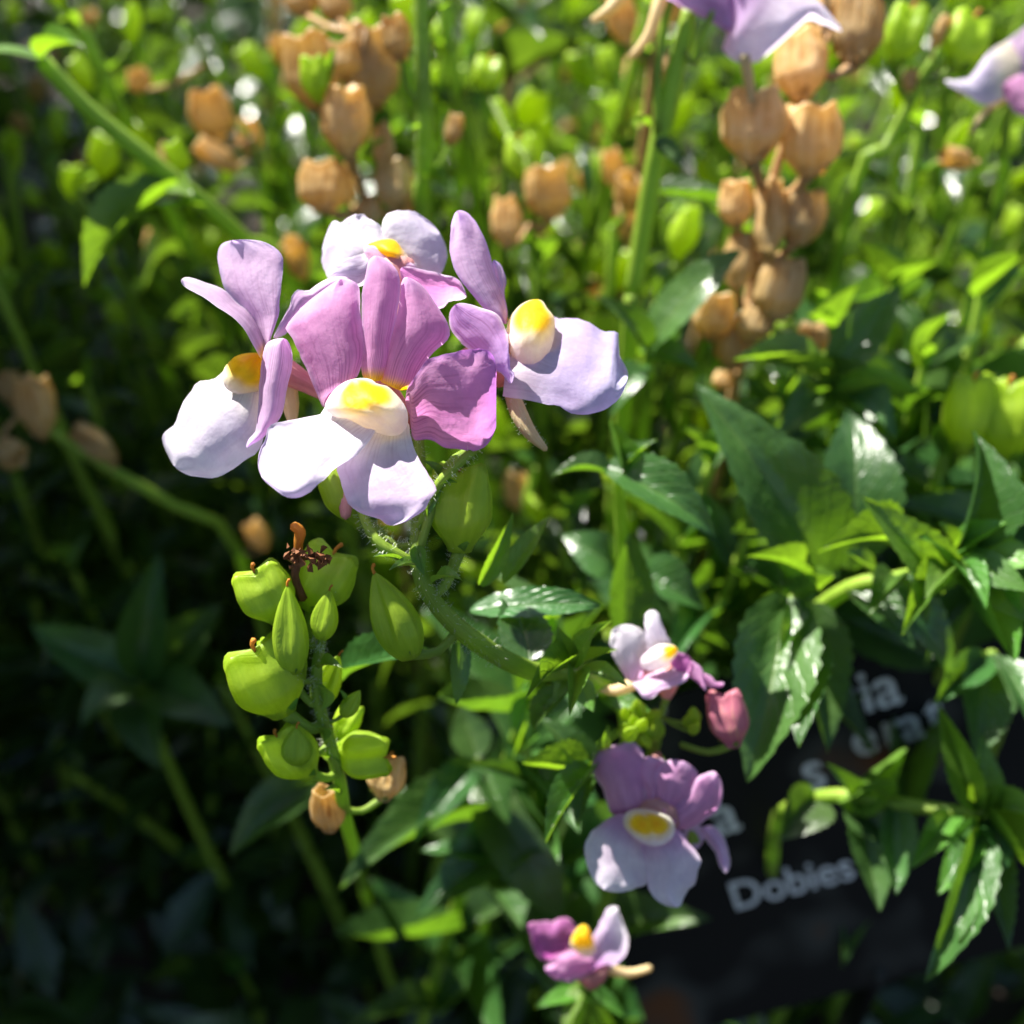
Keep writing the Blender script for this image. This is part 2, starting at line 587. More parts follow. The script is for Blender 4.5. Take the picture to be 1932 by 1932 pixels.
# ------------------------------------------------------------------ leaves
def leaf_mesh(seed, arch, fold, teeth, young=False, wide=0.5, nl=16, nw=6, wave=0.03, material=None):
    """unit leaf: base at the origin, tip at (0,1,0), half width about 0.5*aspect set by scale x, face up +Z"""
    r = random.Random(seed)
    verts, uvs = [], []
    rows = nl * 2 if teeth else nl
    for i in range(rows + 1):
        t = i / rows
        prof = (math.sin(math.pi * min(1, 0.04 + 0.96 * t ** 0.78)) ** 0.85) * (1.0 - 0.15 * t)
        prof = max(prof, 0.06 * (1 - t))
        hw = 0.5 * prof
        if teeth and 0.15 < t < 0.97:
            ph = (-t * 11.0) % 1.0
            hw *= 1.0 + 0.13 * (ph - 0.5)
        zc = arch * 4 * t * (1 - t)
        twist = wave * math.sin(t * 5 + seed)
        for j in range(nw + 1):
            e = j / nw * 2 - 1
            x = e * hw
            z = zc + fold * abs(e) * hw + twist * e + wave * 0.6 * noise.noise(Vector((t * 5, e * 3, seed * 1.7)))
            y = t + 0.02 * noise.noise(Vector((t * 4, seed, 0.5)))
            x += 0.05 * math.sin(t * 3.1 + seed * 2)* t * (1 - t) * 2
            verts.append(Vector((x, y, z)))
            uvs.append((t, j / nw))
    faces = [(i * (nw + 1) + j, i * (nw + 1) + j + 1, (i + 1) * (nw + 1) + j + 1, (i + 1) * (nw + 1) + j) for i in range(rows) for j in range(nw)]
    return make_mesh('leaf', verts, faces, material or (M_LEAF_YOUNG if young else M_LEAF), uvs)


LEAVES = [leaf_mesh(s, a, f, True, False) for s, a, f in ((1, 0.10, 0.35), (2, 0.16, 0.5), (3, 0.04, 0.7), (4, -0.06, 0.4), (5, 0.2, 0.25), (6, 0.12, 0.9), (7, 0.05, 0.10))]
YOUNG = [leaf_mesh(s, a, f, True, True) for s, a, f in ((11, 0.10, 0.5), (12, 0.18, 0.8), (13, -0.05, 0.9), (14, 0.06, 0.3), (15, 0.05, 0.12))]
BRACT = [leaf_mesh(s, a, f, False, True, nl=7, nw=4) for s, a, f in ((21, 0.12, 0.5), (22, -0.1, 0.6))]
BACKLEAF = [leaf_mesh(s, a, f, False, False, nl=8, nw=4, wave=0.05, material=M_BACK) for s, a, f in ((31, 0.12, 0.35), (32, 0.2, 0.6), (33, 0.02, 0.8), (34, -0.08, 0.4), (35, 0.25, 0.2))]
WUP = Vector((0, 0, 1))
GLARE = (SUN - FW).normalized()      # a leaf lying this way mirrors the sun to the viewer


def leaf_matrix(base, tip, width, nrm):
    y = tip - base
    L = y.length
    y = y / L
    z = (nrm - y * nrm.dot(y))
    z = z.normalized() if z.length > 1e-4 else y.orthogonal().normalized()
    x = y.cross(z)
    m = Matrix.Identity(4)
    for i in range(3):
        m[i][0] = x[i] * width
        m[i][1] = y[i] * L
        m[i][2] = z[i] * L
        m[i][3] = base[i]
    return m


def cdir(r, u, t):
    """direction from camera-style components: right, image up, towards the viewer"""
    return (RT * r + UP * u - FW * t).normalized()


def leaf(th, b, t, wpx, nrm=None, young=False, var=None, parent=None, name='leaf'):
    lib = YOUNG if young else LEAVES
    if nrm is GLARE:
        var = len(lib) - 1
    me = lib[var % len(lib)] if var is not None else rnd.choice(lib)
    B, T = P(*b), P(*t)
    return th.part(name, me, parent, leaf_matrix(B, T, wpx * .88 * PX((b[2] + t[2]) / 2), nrm or WUP))


# ------------------------------------------------------------------ seed capsules
def capsule_data(base, tip, W, side, style, seg=28):
    """urn-shaped two-valved seed capsule; W half width (m)"""
    a = tip - base
    H = a.length
    a = a / H
    side = (side - a * side.dot(a)).normalized()
    th = a.cross(side)
    rings = 16
    verts, uvs, faces = [], [], []
    dry = style == 'dry'
    point = style == 'point'
    for i in range(rings + 1):
        t = i / rings
        if point:
            w = math.sin(math.pi * min(1, 0.10 + 0.9 * t ** 0.9)) ** 0.8 * (1 - 0.25 * t)
            d = w * 0.78
        else:
            w = (0.36 + 0.64 * sstep(0, 0.46, t) ** 0.75) * (1 - 0.09 * sstep(0.6, 1, t))
            if dry:
                w = (0.40 + 0.60 * sstep(0, 0.36, t) ** 0.75) * (1 - 0.26 * sstep(0.62, 1, t))
            d = (0.30 + 0.42 * sstep(0, 0.42, t)) * (1 - (0.12 if dry else 0.66) * sstep(0.55, 1.0, t) ** 1.4)
        for k in range(seg):
            an = 2 * math.pi * k / seg
            cx, sy = math.cos(an), math.sin(an)
            fur = math.exp(-((abs(sy) - 1) / (0.09 if dry else 0.05)) ** 2)
            x = W * w * (abs(cx) ** 0.8) * (1 if cx > 0 else -1)
            y = W * d * (abs(sy) ** 0.85) * (1 if sy > 0 else -1) * (1 - (0.17 if dry else 0.30) * fur * sstep(0.1, 0.6, t))
            if dry:
                rib = 1 + .035 * math.cos(an * 8) * sstep(0, .3, t) + (.10 * fur * sstep(.75, 1, t))
                rib += .13 * noise.noise(Vector((cx * 1.4, sy * 1.4, t * 2.2)) + base * 900) + .05 * noise.noise(Vector((cx * 4, sy * 4, t * 3)) + base * 500)
                x, y = x * rib, y * rib
            z = H * t
            if not point:
                shoulder = abs(cx)
                z += H * sstep(0.55, 1.0, t) * ((0.04 if dry else 0.09) * math.sin(math.pi * min(1, shoulder * 1.0) ** 1.3) - (0.09 if dry else 0.13) * (1 - shoulder) ** 1.6 - (0.05 if dry else 0.08) * shoulder ** 6)
            verts.append(base + side * x + th * y + a * z)
            uvs.append((t, k / seg * 1.0))
    for i in range(rings):
        for k in range(seg):
            faces.append((i * seg + k, i * seg + (k + 1) % seg, (i + 1) * seg + (k + 1) % seg, (i + 1) * seg + k))
    if dry:
        # inner wall of the open mouth
        n0 = rings * seg
        m0 = len(verts)
        cen = sum(verts[n0:n0 + seg], Vector()) / seg
        for dep, sc in ((0.0, 0.86), (0.35, 0.7), (0.7, 0.35)):
            for k in range(seg):
                p = verts[n0 + k]
                verts.append(cen + (p - cen) * sc - a * H * dep)
                uvs.append((1 - dep, k / seg))
        prev = n0
        for r_ in range(3):
            cur = m0 + r_ * seg
            for k in range(seg):
                faces.append((prev + k, prev + (k + 1) % seg, cur + (k + 1) % seg, cur + k))
            prev = cur
    else:
        n0 = rings * seg
        verts.append(sum(verts[n0:n0 + seg], Vector()) / seg)
        uvs.append((1, 0.5))
        for k in range(seg):
            faces.append((n0 + k, n0 + (k + 1) % seg, len(verts) - 1))
    verts.append(base.copy())
    uvs.append((0, 0.5))
    for k in range(seg):
        faces.append(((k + 1) % seg, k, len(verts) - 1))
    return verts, faces, uvs


def capsule(th, b, t, wpx, style='urn', turn=0.25, stem=None, sepals=True, hairs=0, name='seed_capsule', material=None, ped=None):
    """b, t = (px, py, depth): foot and top of the capsule; stem = centreline points its stalk grows from"""
    B, T = P(*b), P(*t)
    W = wpx * 0.5 * PX((b[2] + t[2]) / 2)
    ax = (T - B).normalized()
    side = RT * math.cos(turn) + (-FW) * math.sin(turn)
    if abs(ax.dot(side)) > 0.85:
        side = UP * math.cos(turn) + (-FW) * math.sin(turn)
    v, f, uv = capsule_data(B, T, W, side, style)
    dry = style == 'dry'
    o = th.part(name, make_mesh(name, th.rel(v), f, material or (M_DRY if dry else M_CAPS), uv))
    if stem is not None:
        q = min(stem, key=lambda p: (p - (B - ax * W * 0.8)).length)
        rp = W * 0.17 if not ped else ped
        mid = B.lerp(q, 0.5) - ax * W * 0.35
        _, cen, rad = tube(th, 'pedicel', [B + ax * W * 0.1, mid, q], [rp * 1.25, rp, rp], M_DRYSTEM if dry else M_STEM, o, 7)
        if hairs:
            hair_mesh(th, o, cen, rad, hairs, 0.0005, seed=int(b[0]))
    if not dry and name == 'seed_capsule' and wpx > 50:
        q0 = T - ax * (T - B).length * (0.06 if style != 'point' else 0.03)
        tube(th, 'style_remnant', [q0, q0 + ax * W * .22, q0 + ax * W * .38 + RT * W * .12], [W * .07, W * .06, W * .08], M_ORANGE, o, 6, 2)
    if sepals:
        s2 = ax.cross(side).normalized()
        sd = (side - ax * side.dot(ax)).normalized()
        for k in range(4):
            an = k * math.pi / 2 + 0.6
            out = sd * math.cos(an) + s2 * math.sin(an) * 0.7
            bb = B + out * W * 0.2 - ax * W * 0.05
            tt = B + out * W * 0.82 + ax * W * 0.42
            th.part('sepal', make_dry_bract(k) if dry else BRACT[k % 2], o, leaf_matrix(bb, tt, W * 0.42, ax - out * 0.6))
    return o


_db = {}


def make_dry_bract(k):
    k = k % 2
    if k not in _db:
        me = BRACT[k].copy()
        me.materials.clear()
        me.materials.append(M_DRY)
        _db[k] = me
    return _db[k]


def to_ground(p, dx=0.0, dy=0.02):
    return Vector((p.x + dx, p.y + dy, 0.0))


def stem_path(pxpts, dx=0.0, dy=0.03):
    pts = [P(*q) for q in pxpts]
    g = to_ground(pts[-1], dx, dy)
    last = pts[-1]
    pts += [last.lerp(g, 0.45) + Vector((dx * 0.1, dy * -0.1, 0)), g]
    return pts


# ------------------------------------------------------------------ ground
def build_ground():
    n = 48
    verts, faces = [], []
    xs = [((i / n) * 2 - 1) for i in range(n + 1)]
    ext = [math.copysign(abs(x) ** 3 * 30, x) for x in xs]
    for y in ext:
        for x in ext:
            near = max(0, 1 - math.hypot(x, y - 0.4) / 3)
            z = -0.004 + 0.006 * noise.noise(Vector((x * 14, y * 14, 0))) * near
            verts.append(Vector((x, y, min(z, 0.0))))
    for j in range(n):
        for i in range(n):
            a = j * (n + 1) + i
            faces.append((a, a + 1, a + n + 2, a + n + 1))
    o = bpy.data.objects.new('ground', make_mesh('ground', verts, faces, M_SOIL, [(0, 0)] * len(verts)))
    COL.objects.link(o)
    o['kind'] = 'structure'
    o['label'] = 'dark bare soil under the plants'


build_ground()

# ------------------------------------------------------------------ main flowering stalk
D0 = 112.0
main_px = [(785, 770, .118), (792, 880, .119), (790, 985, .118), (786, 1060, .117), (822, 1140, .119), (900, 1212, .123), (1000, 1265, .129), (1085, 1268, .134), (1150, 1310, .15), (1190, 1400, .18)]
mp_ = stem_path(main_px, 0.01, 0.05)
main = Thing('flower_stalk', mp_[-1], 'hairy green stalk topped by four large lilac flowers with yellow throats', 'flower', 'nemesia flower stalks in bloom')
px = PX(.118)
radm = [9 * px, 12 * px, 14 * px, 14 * px, 17 * px, 20 * px, 20 * px, 20 * px, 22 * px, 26 * px, 28 * px, 30 * px]
main_stem, mcen, mrad = tube(main, 'stem', mp_, radm, M_STEM, None, 12, 5)
hair_mesh(main, main_stem, mcen, mrad, 11, 0.00055, 3, (0, 0.5))

# flower in front (F1)
F = main.empty('flower')
F['label'] = 'lilac flower facing the viewer with yellow throat and white lower lip'
pet = lambda *a, **k: petal(main, F, *a, **k)
pet('lateral_petal', cv('C', [(190, 690), (150, 640), (200, 560), (300, 450), (400, 370), (520, 285), (600, 245), (680, 270), (722, 330), (727, 520), (747, 640), (767, 800), (730, 940), (700, 1010), (640, 1030), (560, 1090), (480, 1170), (445, 1240), (400, 1150), (320, 960), (240, 790)]),
    cv('C', [(640, 1070)])[0], cv('C', [(330, 430)])[0], D0 + 2.5, lin=-5.0, quad=5.0, cup=2.0, slant=-1.0, ruffle=.8, col=c_upper(PINK, LILAC, (0.6, 0.4, 0.5)), seed=1)
pet('upper_petal', cv('C', [(890, 1030), (760, 1020), (735, 900), (752, 800), (745, 640), (735, 450), (748, 330), (768, 220), (790, 120), (840, 75), (920, 100), (1000, 170), (1030, 240), (1037, 350), (1012, 500), (985, 640), (960, 740), (950, 900)]),
    cv('C', [(860, 1030)])[0], cv('C', [(870, 80)])[0], D0 + 2.0, lin=-4.0, quad=3.4, cup=1.1, ruffle=.4, col=c_upper(PINK, LILAC), seed=2)
pet('upper_petal', cv('C', [(880, 1030), (900, 880), (950, 700), (1000, 560), (1030, 420), (1040, 300), (1070, 240), (1150, 265), (1230, 330), (1300, 430), (1370, 540), (1420, 640), (1400, 720), (1300, 810), (1240, 880), (1190, 960), (1140, 1080), (1040, 1110), (940, 1070)]),
    cv('C', [(1000, 1080)])[0], cv('C', [(1200, 330)])[0], D0 + 2.6, lin=-4.0, quad=3.6, cup=1.4, slant=0.6, ruffle=.5, col=c_upper(PINK, LILAC), seed=3)
pet('lateral_petal', cv('D', [(1240, 300), (1290, 220), (1340, 150), (1400, 75), (1500, 42), (1640, 12), (1740, 0), (1840, 0), (1905, 60), (1925, 200), (1895, 300), (1880, 380), (1910, 470), (1925, 560), (1890, 680), (1820, 750), (1720, 780), (1600, 762), (1500, 742), (1440, 705), (1380, 692), (1310, 700), (1275, 670), (1285, 560), (1245, 480), (1225, 400)]),
    cv('D', [(1240, 430)])[0], cv('D', [(1910, 420)])[0], D0 + 2.0, lin=-2.5, quad=1.5, cup=1.2, slant=1.8, ruffle=1.0, curl=1.0, col=c_upper(PINK, (0.5, 0.26, 0.6), (0.6, 0.35, 0.5)), seed=4)
pet('lower_lip_lobe', cv('D', [(660, 380), (600, 450), (560, 500), (480, 520), (430, 522), (340, 540), (220, 562), (170, 600), (150, 680), (110, 760), (92, 880), (120, 980), (200, 1060), (300, 1130), (400, 1135), (480, 1110), (560, 1035), (640, 965), (700, 905), (800, 850), (920, 740), (1000, 600), (950, 450), (800, 380)]),
    cv('D', [(950, 480)])[0], cv('D', [(150, 950)])[0], D0 - 0.2, lin=-5.5, quad=1.0, cup=0.6, slant=2.3, ruffle=1.1, curl=1.2, col=c_lip(PALE, (0.78, 0.70, 0.90)), seed=5)
pet('lower_lip_lobe', cv('D', [(700, 905), (722, 1000), (745, 1080), (800, 1200), (900, 1270), (1020, 1300), (1080, 1345), (1140, 1350), (1250, 1310), (1370, 1230), (1410, 1160), (1462, 1080), (1440, 1020), (1390, 940), (1330, 850), (1290, 750), (1262, 650), (1240, 560), (1100, 540), (950, 580), (850, 690), (760, 810)]),
    cv('D', [(1090, 540)])[0], cv('D', [(1130, 1340)])[0], D0 + 0.2, lin=-8.0, quad=2.5, cup=0.7, slant=1.2, ruffle=.9, curl=1.8, col=c_lip((0.78, 0.62, 0.84), (0.76, 0.66, 0.88), WHITE), seed=6)
pet('palate', cv('D', [(605, 440), (640, 360), (700, 290), (780, 240), (880, 220), (960, 230), (1010, 265), (1080, 280), (1140, 330), (1200, 400), (1240, 480), (1240, 580), (1190, 650), (1100, 665), (1000, 640), (900, 610), (830, 560), (780, 530), (700, 525), (640, 490)]),
    cv('D', [(900, 215)])[0], cv('D', [(1020, 665)])[0], D0 + 0.1, lin=-1.9, bulge=3.9, groove=.22, ruffle=.12, col=c_palate(.27, .40, .29), seed=7)
tube(main, 'spur', [P(700, 790, .1165), P(672, 880, .1185), P(654, 945, .1178), P(652, 975, .1175)], [16 * px, 14 * px, 14 * px, 9 * px], M_TUBE, F)
tube(main, 'corolla_tube', [P(705, 745, .1165), P(735, 765, .1185), P(780, 800, .1195)], [48 * px, 34 * px, 12 * px], M_TUBE, F, 12)

# flower turned to one side with raised tall petal (F2)
F = main.empty('flower')
F['label'] = 'pale lilac flower in side view with crinkled whitish lip'
DL = 118.0
pet('upper_petal', cv('A', [(870, 1160), (740, 940), (620, 805), (545, 715), (510, 600), (490, 470), (515, 380), (590, 345), (720, 338), (830, 350), (920, 390), (980, 450), (995, 540), (982, 680), (967, 800), (965, 900), (940, 980), (900, 1090)]),
    cv('A', [(870, 1150)])[0], cv('A', [(740, 340)])[0], DL, lin=-1.5, quad=2.5, cup=1.2, slant=-1.5, ruffle=.4, col=c_upper(LILAC, (0.68, 0.55, 0.80), None), seed=11)
pet('upper_petal', cv('A', [(835, 1260), (770, 1160), (690, 1020), (600, 930), (480, 850), (380, 780), (250, 710), (208, 660), (240, 628), (310, 635), (400, 670), (530, 715), (640, 820), (740, 900), (820, 1010), (860, 1150)]),
    cv('A', [(850, 1210)])[0], cv('A', [(215, 650)])[0], DL - .6, lin=-4.5, quad=3.0, slant=3.5, cup=.3, ruffle=.3, col=c_upper(LILAC, PALE, YELLOW), seed=12)
pet('lower_lip_lobe', cv('B', [(1810, 740), (1740, 712), (1650, 730), (1590, 770), (1545, 825), (1480, 878), (1400, 885), (1350, 910), (1300, 1000), (1275, 1030), (1240, 1100), (1200, 1190), (1130, 1260), (1120, 1310), (1150, 1390), (1200, 1480), (1290, 1540), (1400, 1562), (1500, 1560), (1600, 1510), (1700, 1440), (1790, 1370), (1830, 1250), (1840, 1000)]),
    cv('B', [(1830, 880)])[0], cv('B', [(1190, 1430)])[0], DL - .5, lin=-5.0, quad=4.5, cup=2.6, slant=1.0, ruffle=1.1, curl=1.2, col=c_lip(PALE, (0.83, 0.80, 0.90), CREAM), seed=13)
pet('palate', cv('B', [(1815, 720), (1740, 700), (1650, 715), (1590, 755), (1545, 820), (1540, 900), (1580, 960), (1680, 990), (1790, 960), (1820, 850)]),
    cv('B', [(1790, 700)])[0], cv('B', [(1600, 980)])[0], DL - .3, lin=-1.2, bulge=2.8, groove=.2, ruffle=.35, col=c_palate(.25, .55, .58), seed=14)
pet('lateral_petal', cv('A', [(850, 1170), (885, 1120), (960, 1095), (1020, 1105), (1055, 1170), (1067, 1250), (1057, 1350), (1030, 1450), (1010, 1560), (985, 1680), (930, 1760), (850, 1850), (770, 1905), (715, 1935), (725, 1880), (780, 1800), (805, 1600), (812, 1450), (825, 1300)]),
    cv('A', [(950, 1095)])[0], cv('A', [(750, 1920)])[0], DL - 4.5, lin=-1.2, quad=1.5, cup=1.8, ruffle=.5, col=c_upper(LILAC, (0.72, 0.62, 0.84), None), seed=15)
tube(main, 'corolla_tube', [P(498, 690, .1175), P(545, 705, .1188), P(605, 740, .120), P(700, 800, .1212)], [34 * px, 26 * px, 14 * px, 8 * px], M_TUBE, F, 12)
tube(main, 'spur', [P(540, 720, .1195), P(548, 765, .1205), P(552, 800, .121)], [20 * px, 17 * px, 8 * px], M_SPUR, F)

# flower turned to the other side (F3)
F = main.empty('flower')
F['label'] = 'lilac flower in profile with orange hump and long tan spur hanging'
DR = 119.0
pet('upper_petal', cv('E', [(795, 850), (700, 480), (745, 465), (785, 540), (796, 600), (782, 680), (803, 800)]), cv('E', [(800, 830)])[0], cv('E', [(730, 465)])[0], DR + 1.5, lin=1.0, cup=.6, ruffle=.3, col=c_upper(LILAC, (0.5, 0.38, 0.74), YELLOW), seed=21)
pet('upper_petal', cv('E', [(790, 890), (720, 830), (640, 780), (590, 720), (540, 660), (460, 560), (425, 480), (405, 380), (410, 250), (420, 170), (450, 110), (500, 105), (560, 150), (610, 230), (660, 330), (690, 430), (720, 540), (760, 640), (790, 740), (803, 830)]),
    cv('E', [(785, 880)])[0], cv('E', [(450, 110)])[0], DR, lin=-3.0, quad=4.0, cup=1.3, slant=1.0, ruffle=.5, col=c_upper(LILAC, (0.66, 0.48, 0.80), (0.5, 0.25, 0.5)), seed=22)
pet('lower_lip_lobe', cv('E', [(790, 980), (815, 880), (880, 800), (980, 760), (1080, 800), (1140, 850), (1220, 845), (1300, 852), (1390, 890), (1470, 940), (1540, 935), (1578, 965), (1575, 1040), (1560, 1060), (1590, 1130), (1630, 1200), (1635, 1260), (1610, 1340), (1560, 1420), (1480, 1480), (1380, 1510), (1270, 1505), (1190, 1480), (1150, 1445), (1050, 1435), (920, 1410), (770, 1385), (800, 1330), (840, 1280), (820, 1150)]),
    cv('E', [(800, 1130)])[0], cv('E', [(1620, 1240)])[0], DR, lin=-3.0, quad=2.0, cup=2.2, slant=-3.2, ruffle=.9, curl=1.2, col=c_lip((0.66, 0.54, 0.82), (0.70, 0.66, 0.90), (0.82, 0.72, 0.8)), seed=23)
pet('palate', cv('E', [(795, 960), (808, 870), (850, 800), (900, 750), (970, 720), (1040, 725), (1080, 780), (1125, 840), (1130, 930), (1110, 1040), (1050, 1150), (960, 1190), (870, 1150), (800, 1040)]),
    cv('E', [(960, 715)])[0], cv('E', [(960, 1190)])[0], DR + 2.6, lin=-3.6, bulge=3.4, groove=.1, ruffle=.2, col=c_palate(.16, .50, .40, (0.80, 0.70, 0.82)), seed=24)
pet('lateral_petal', cv('E', [(800, 960), (760, 850), (700, 800), (620, 775), (540, 750), (460, 745), (412, 790), (400, 850), (410, 920), (450, 980), (530, 1060), (620, 1130), (700, 1200), (760, 1225), (800, 1280), (830, 1297), (847, 1240), (825, 1200), (818, 1100)]),
    cv('E', [(430, 780)])[0], cv('E', [(835, 1280)])[0], DR - 1.8, lin=-3.0, quad=1.0, cup=1.0, slant=1.2, ruffle=.8, col=c_upper((0.56, 0.36, 0.68), PALE, None), seed=25)
sp = cv('E', [(835, 1370), (880, 1500), (960, 1640), (1068, 1755)])
tube(main, 'spur', [P(*sp[0], .1195), P(*sp[1], .1185), P(*sp[2], .118), P(*sp[3], .118)], [15 * px, 17 * px, 13.5 * px, 5.5 * px], M_SPUR, F, 10, 4)
hs_, hc, hr = tube_data([P(*sp[0], .1195), P(*sp[1], .1185), P(*sp[2], .118), P(*sp[3], .118)], [15 * px, 17 * px, 13.5 * px, 5.5 * px], 6, 4)[2:5]
hair_mesh(main, F, hc, hr, 10, 0.00025, 9)
tube(main, 'corolla_tube', [P(955, 690, .1195), P(925, 680, .1205), P(860, 690, .1215), P(800, 760, .1212)], [46 * px, 40 * px, 20 * px, 9 * px], M_TUBE, F, 12)

# flower behind, seen from its back edge (F4)
F = main.empty('flower')
F['label'] = 'sunlit whitish lilac flower facing away behind the others'
DB = 124.0
pet('lower_lip_lobe', cv('F', [(500, 1756), (450, 1680), (440, 1580), (470, 1470), (510, 1390), (560, 1402), (600, 1370), (670, 1345), (740, 1368), (795, 1400), (827, 1450), (850, 1520), (800, 1620), (620, 1720)]), cv('F', [(770, 1590)])[0], cv('F', [(500, 1430)])[0], DB, lin=-1.0, quad=3.5, cup=1.0, ruffle=.9, col=c_lip(PALE, (0.84, 0.78, 0.92)), seed=31)
pet('lower_lip_lobe', cv('F', [(825, 1480), (820, 1410), (850, 1350), (920, 1325), (1010, 1325), (1090, 1370), (1160, 1430), (1215, 1530), (1230, 1620), (1200, 1700), (1150, 1745), (1060, 1720), (960, 1660), (860, 1600)]), cv('F', [(880, 1590)])[0], cv('F', [(1150, 1430)])[0], DB + .3, lin=-1.0, quad=3.5, cup=1.0, ruffle=.9, col=c_lip(PALE, (0.80, 0.72, 0.90)), seed=32)
pet('palate', cv('F', [(725, 1548), (770, 1520), (840, 1503), (900, 1510), (945, 1560), (990, 1620), (1040, 1672), (950, 1690), (850, 1640), (770, 1600)]), cv('F', [(830, 1500)])[0], cv('F', [(930, 1690)])[0], DB - .9, bulge=2.0, ruffle=.2, col=c_palate(.2, .45, .5), seed=33)
pet('upper_petal', cv('C', [(485, 215), (540, 140), (640, 90), (750, 60), (790, 80), (790, 200), (760, 290), (700, 310), (600, 280), (500, 250)]), cv('C', [(780, 200)])[0], cv('C', [(490, 210)])[0], DB - 2.0, lin=-2.0, cup=.8, ruffle=.5, col=c_upper(PALE, WHITE, None), seed=34)
pet('upper_petal', cv('C', [(755, 12), (860, 2), (960, 45), (1050, 95), (1155, 150), (1140, 172), (1040, 170), (1000, 260), (900, 260), (800, 140)]), cv('C', [(900, 230)])[0], cv('C', [(900, 0)])[0], DB - 2.4, lin=-.6, quad=1.0, cup=.6, ruffle=.3, col=c_upper(LILAC, PALE, None), seed=35)
pet('upper_petal', cv('C', [(1040, 172), (1120, 160), (1250, 190), (1400, 228), (1485, 262), (1542, 380), (1500, 412), (1400, 430), (1370, 470), (1300, 487), (1210, 470), (1120, 400), (1040, 290)]), cv('C', [(1060, 260)])[0], cv('C', [(1530, 380)])[0], DB - 4.0, lin=-1.0, quad=1.0, cup=1.0, slant=1.8, ruffle=.7, col=c_upper(PINK, PALE, None), seed=36)
pet('lateral_petal', cv('C', [(60, 705), (130, 560), (190, 450), (200, 380), (260, 335), (330, 345), (420, 280), (520, 240), (640, 250), (620, 380), (420, 480), (240, 600), (150, 680)]), cv('C', [(630, 290)])[0], cv('C', [(80, 680)])[0], DB - 5.0, lin=-1.5, cup=1.2, slant=-1.2, ruffle=.7, col=c_upper(LILAC, WHITE, None), seed=37)
tube(main, 'corolla_tube', [P(745, 500, .1235), P(755, 570, .1225), P(775, 680, .121), P(786, 780, .1195)], [40 * px, 30 * px, 13 * px, 8 * px], M_TUBE, F, 12)

# capsules and bracts of the main stalk
capsule(main, (868, 1040, .1185), (868, 882, .117), 124, 'urn', .35, mcen, True, 22)
capsule(main, (692, 992, .120), (640, 850, .1195), 122, 'urn', -.3, mcen, True, 22)
capsule(main, (775, 1240, .120), (705, 1078, .118), 104, 'point', .5, mcen, True, 0)
tube(main, 'pedicel', [P(786, 1055, .117), P(815, 960, .1165), P(845, 880, .117), P(885, 850, .1185)], [9 * px, 9 * px, 9 * px, 8 * px], M_STEM)
_, c_, r_ = tube(main, 'pedicel', [P(786, 1062, .117), P(722, 1030, .1165), P(690, 985, .1175), P(675, 940, .119)], [9 * px, 11 * px, 10 * px, 9 * px], M_STEM, None, 8)
hair_mesh(main, main_stem, c_, r_, 14, 0.0005, 31)
_, c_, r_ = tube(main, 'pedicel', [P(790, 1000, .1175), P(822, 920, .1155), P(868, 872, .1155), P(900, 845, .117)], [8 * px, 9 * px, 9 * px, 8 * px], M_STEM, None, 8)
hair_mesh(main, main_stem, c_, r_, 14, 0.0005, 32)
for b, t, w, n in (((822, 930, .1165), (862, 910, .115), 30, cdir(0, .8, .5)), ((812, 905, .117), (806, 975, .116), 34, cdir(.3, .2, 1)), ((785, 1030, .1165), (800, 1085, .1155), 32, cdir(0, .2, 1)),
                   ((790, 1070, .1165), (735, 1075, .115), 28, cdir(0, .8, .6)), ((815, 1100, .117), (872, 1095, .115), 34, cdir(0, .9, .4)), ((770, 1068, .117), (705, 1050, .116), 24, cdir(0, .8, .5)),
                   ((830, 905, .117), (800, 870, .116), 28, cdir(.2, .6, .7))):
    main.part('bract', BRACT[0], None, leaf_matrix(P(*b), P(*t), w * px, n))
for b, t, w, n, y, *vr in (((885, 1152, .1375), (1142, 1142, .134), 84, GLARE - RT * .13, False, 6), ((640, 1288, .141), (826, 1232, .131), 84, cdir(-.2, .6, .7), False, 0),
                      ((905, 1105, .1300), (968, 966, .1300), 46, cdir(.5, .4, .8), True), ((950, 1100, .131), (1042, 968, .131), 48, cdir(-.2, .5, .8), True),
                      ((870, 1180, .126), (860, 1330, .128), 50, cdir(.3, .3, .9), False), ((1000, 1255, .131), (965, 1110, .139), 120, cdir(.2, .3, .9), False),
                      ((1075, 1265, .134), (1155, 1170, .129), 44, cdir(-.4, .6, .6), True), ((1085, 1270, .134), (1165, 1225, .129), 36, cdir(0, .6, .6), True),
                      ((1070, 1260, .134), (1040, 1330, .129), 40, cdir(.5, .5, .6), True), ((1085, 1280, .134), (1120, 1345, .131), 56, cdir(0, .7, .6), True),
                      ((1080, 1290, .136), (1010, 1380, .14), 60, cdir(.1, .6, .7), False), ((1080, 1262, .130), (990, 1322, .124), 52, cdir(-.2, .5, .8), True), ((1085, 1258, .130), (1128, 1180, .125), 50, cdir(-.3, .5, .8), True),
                      ((1090, 1265, .130), (1185, 1295, .126), 48, cdir(0, .8, .6), True), ((1078, 1258, .130), (1052, 1180, .127), 54, cdir(-.2, .3, .9), True), ((1085, 1270, .130), (1075, 1350, .125), 52, cdir(.1, .5, .8), True)):
    leaf(main, b, t, w, n, y, *vr)

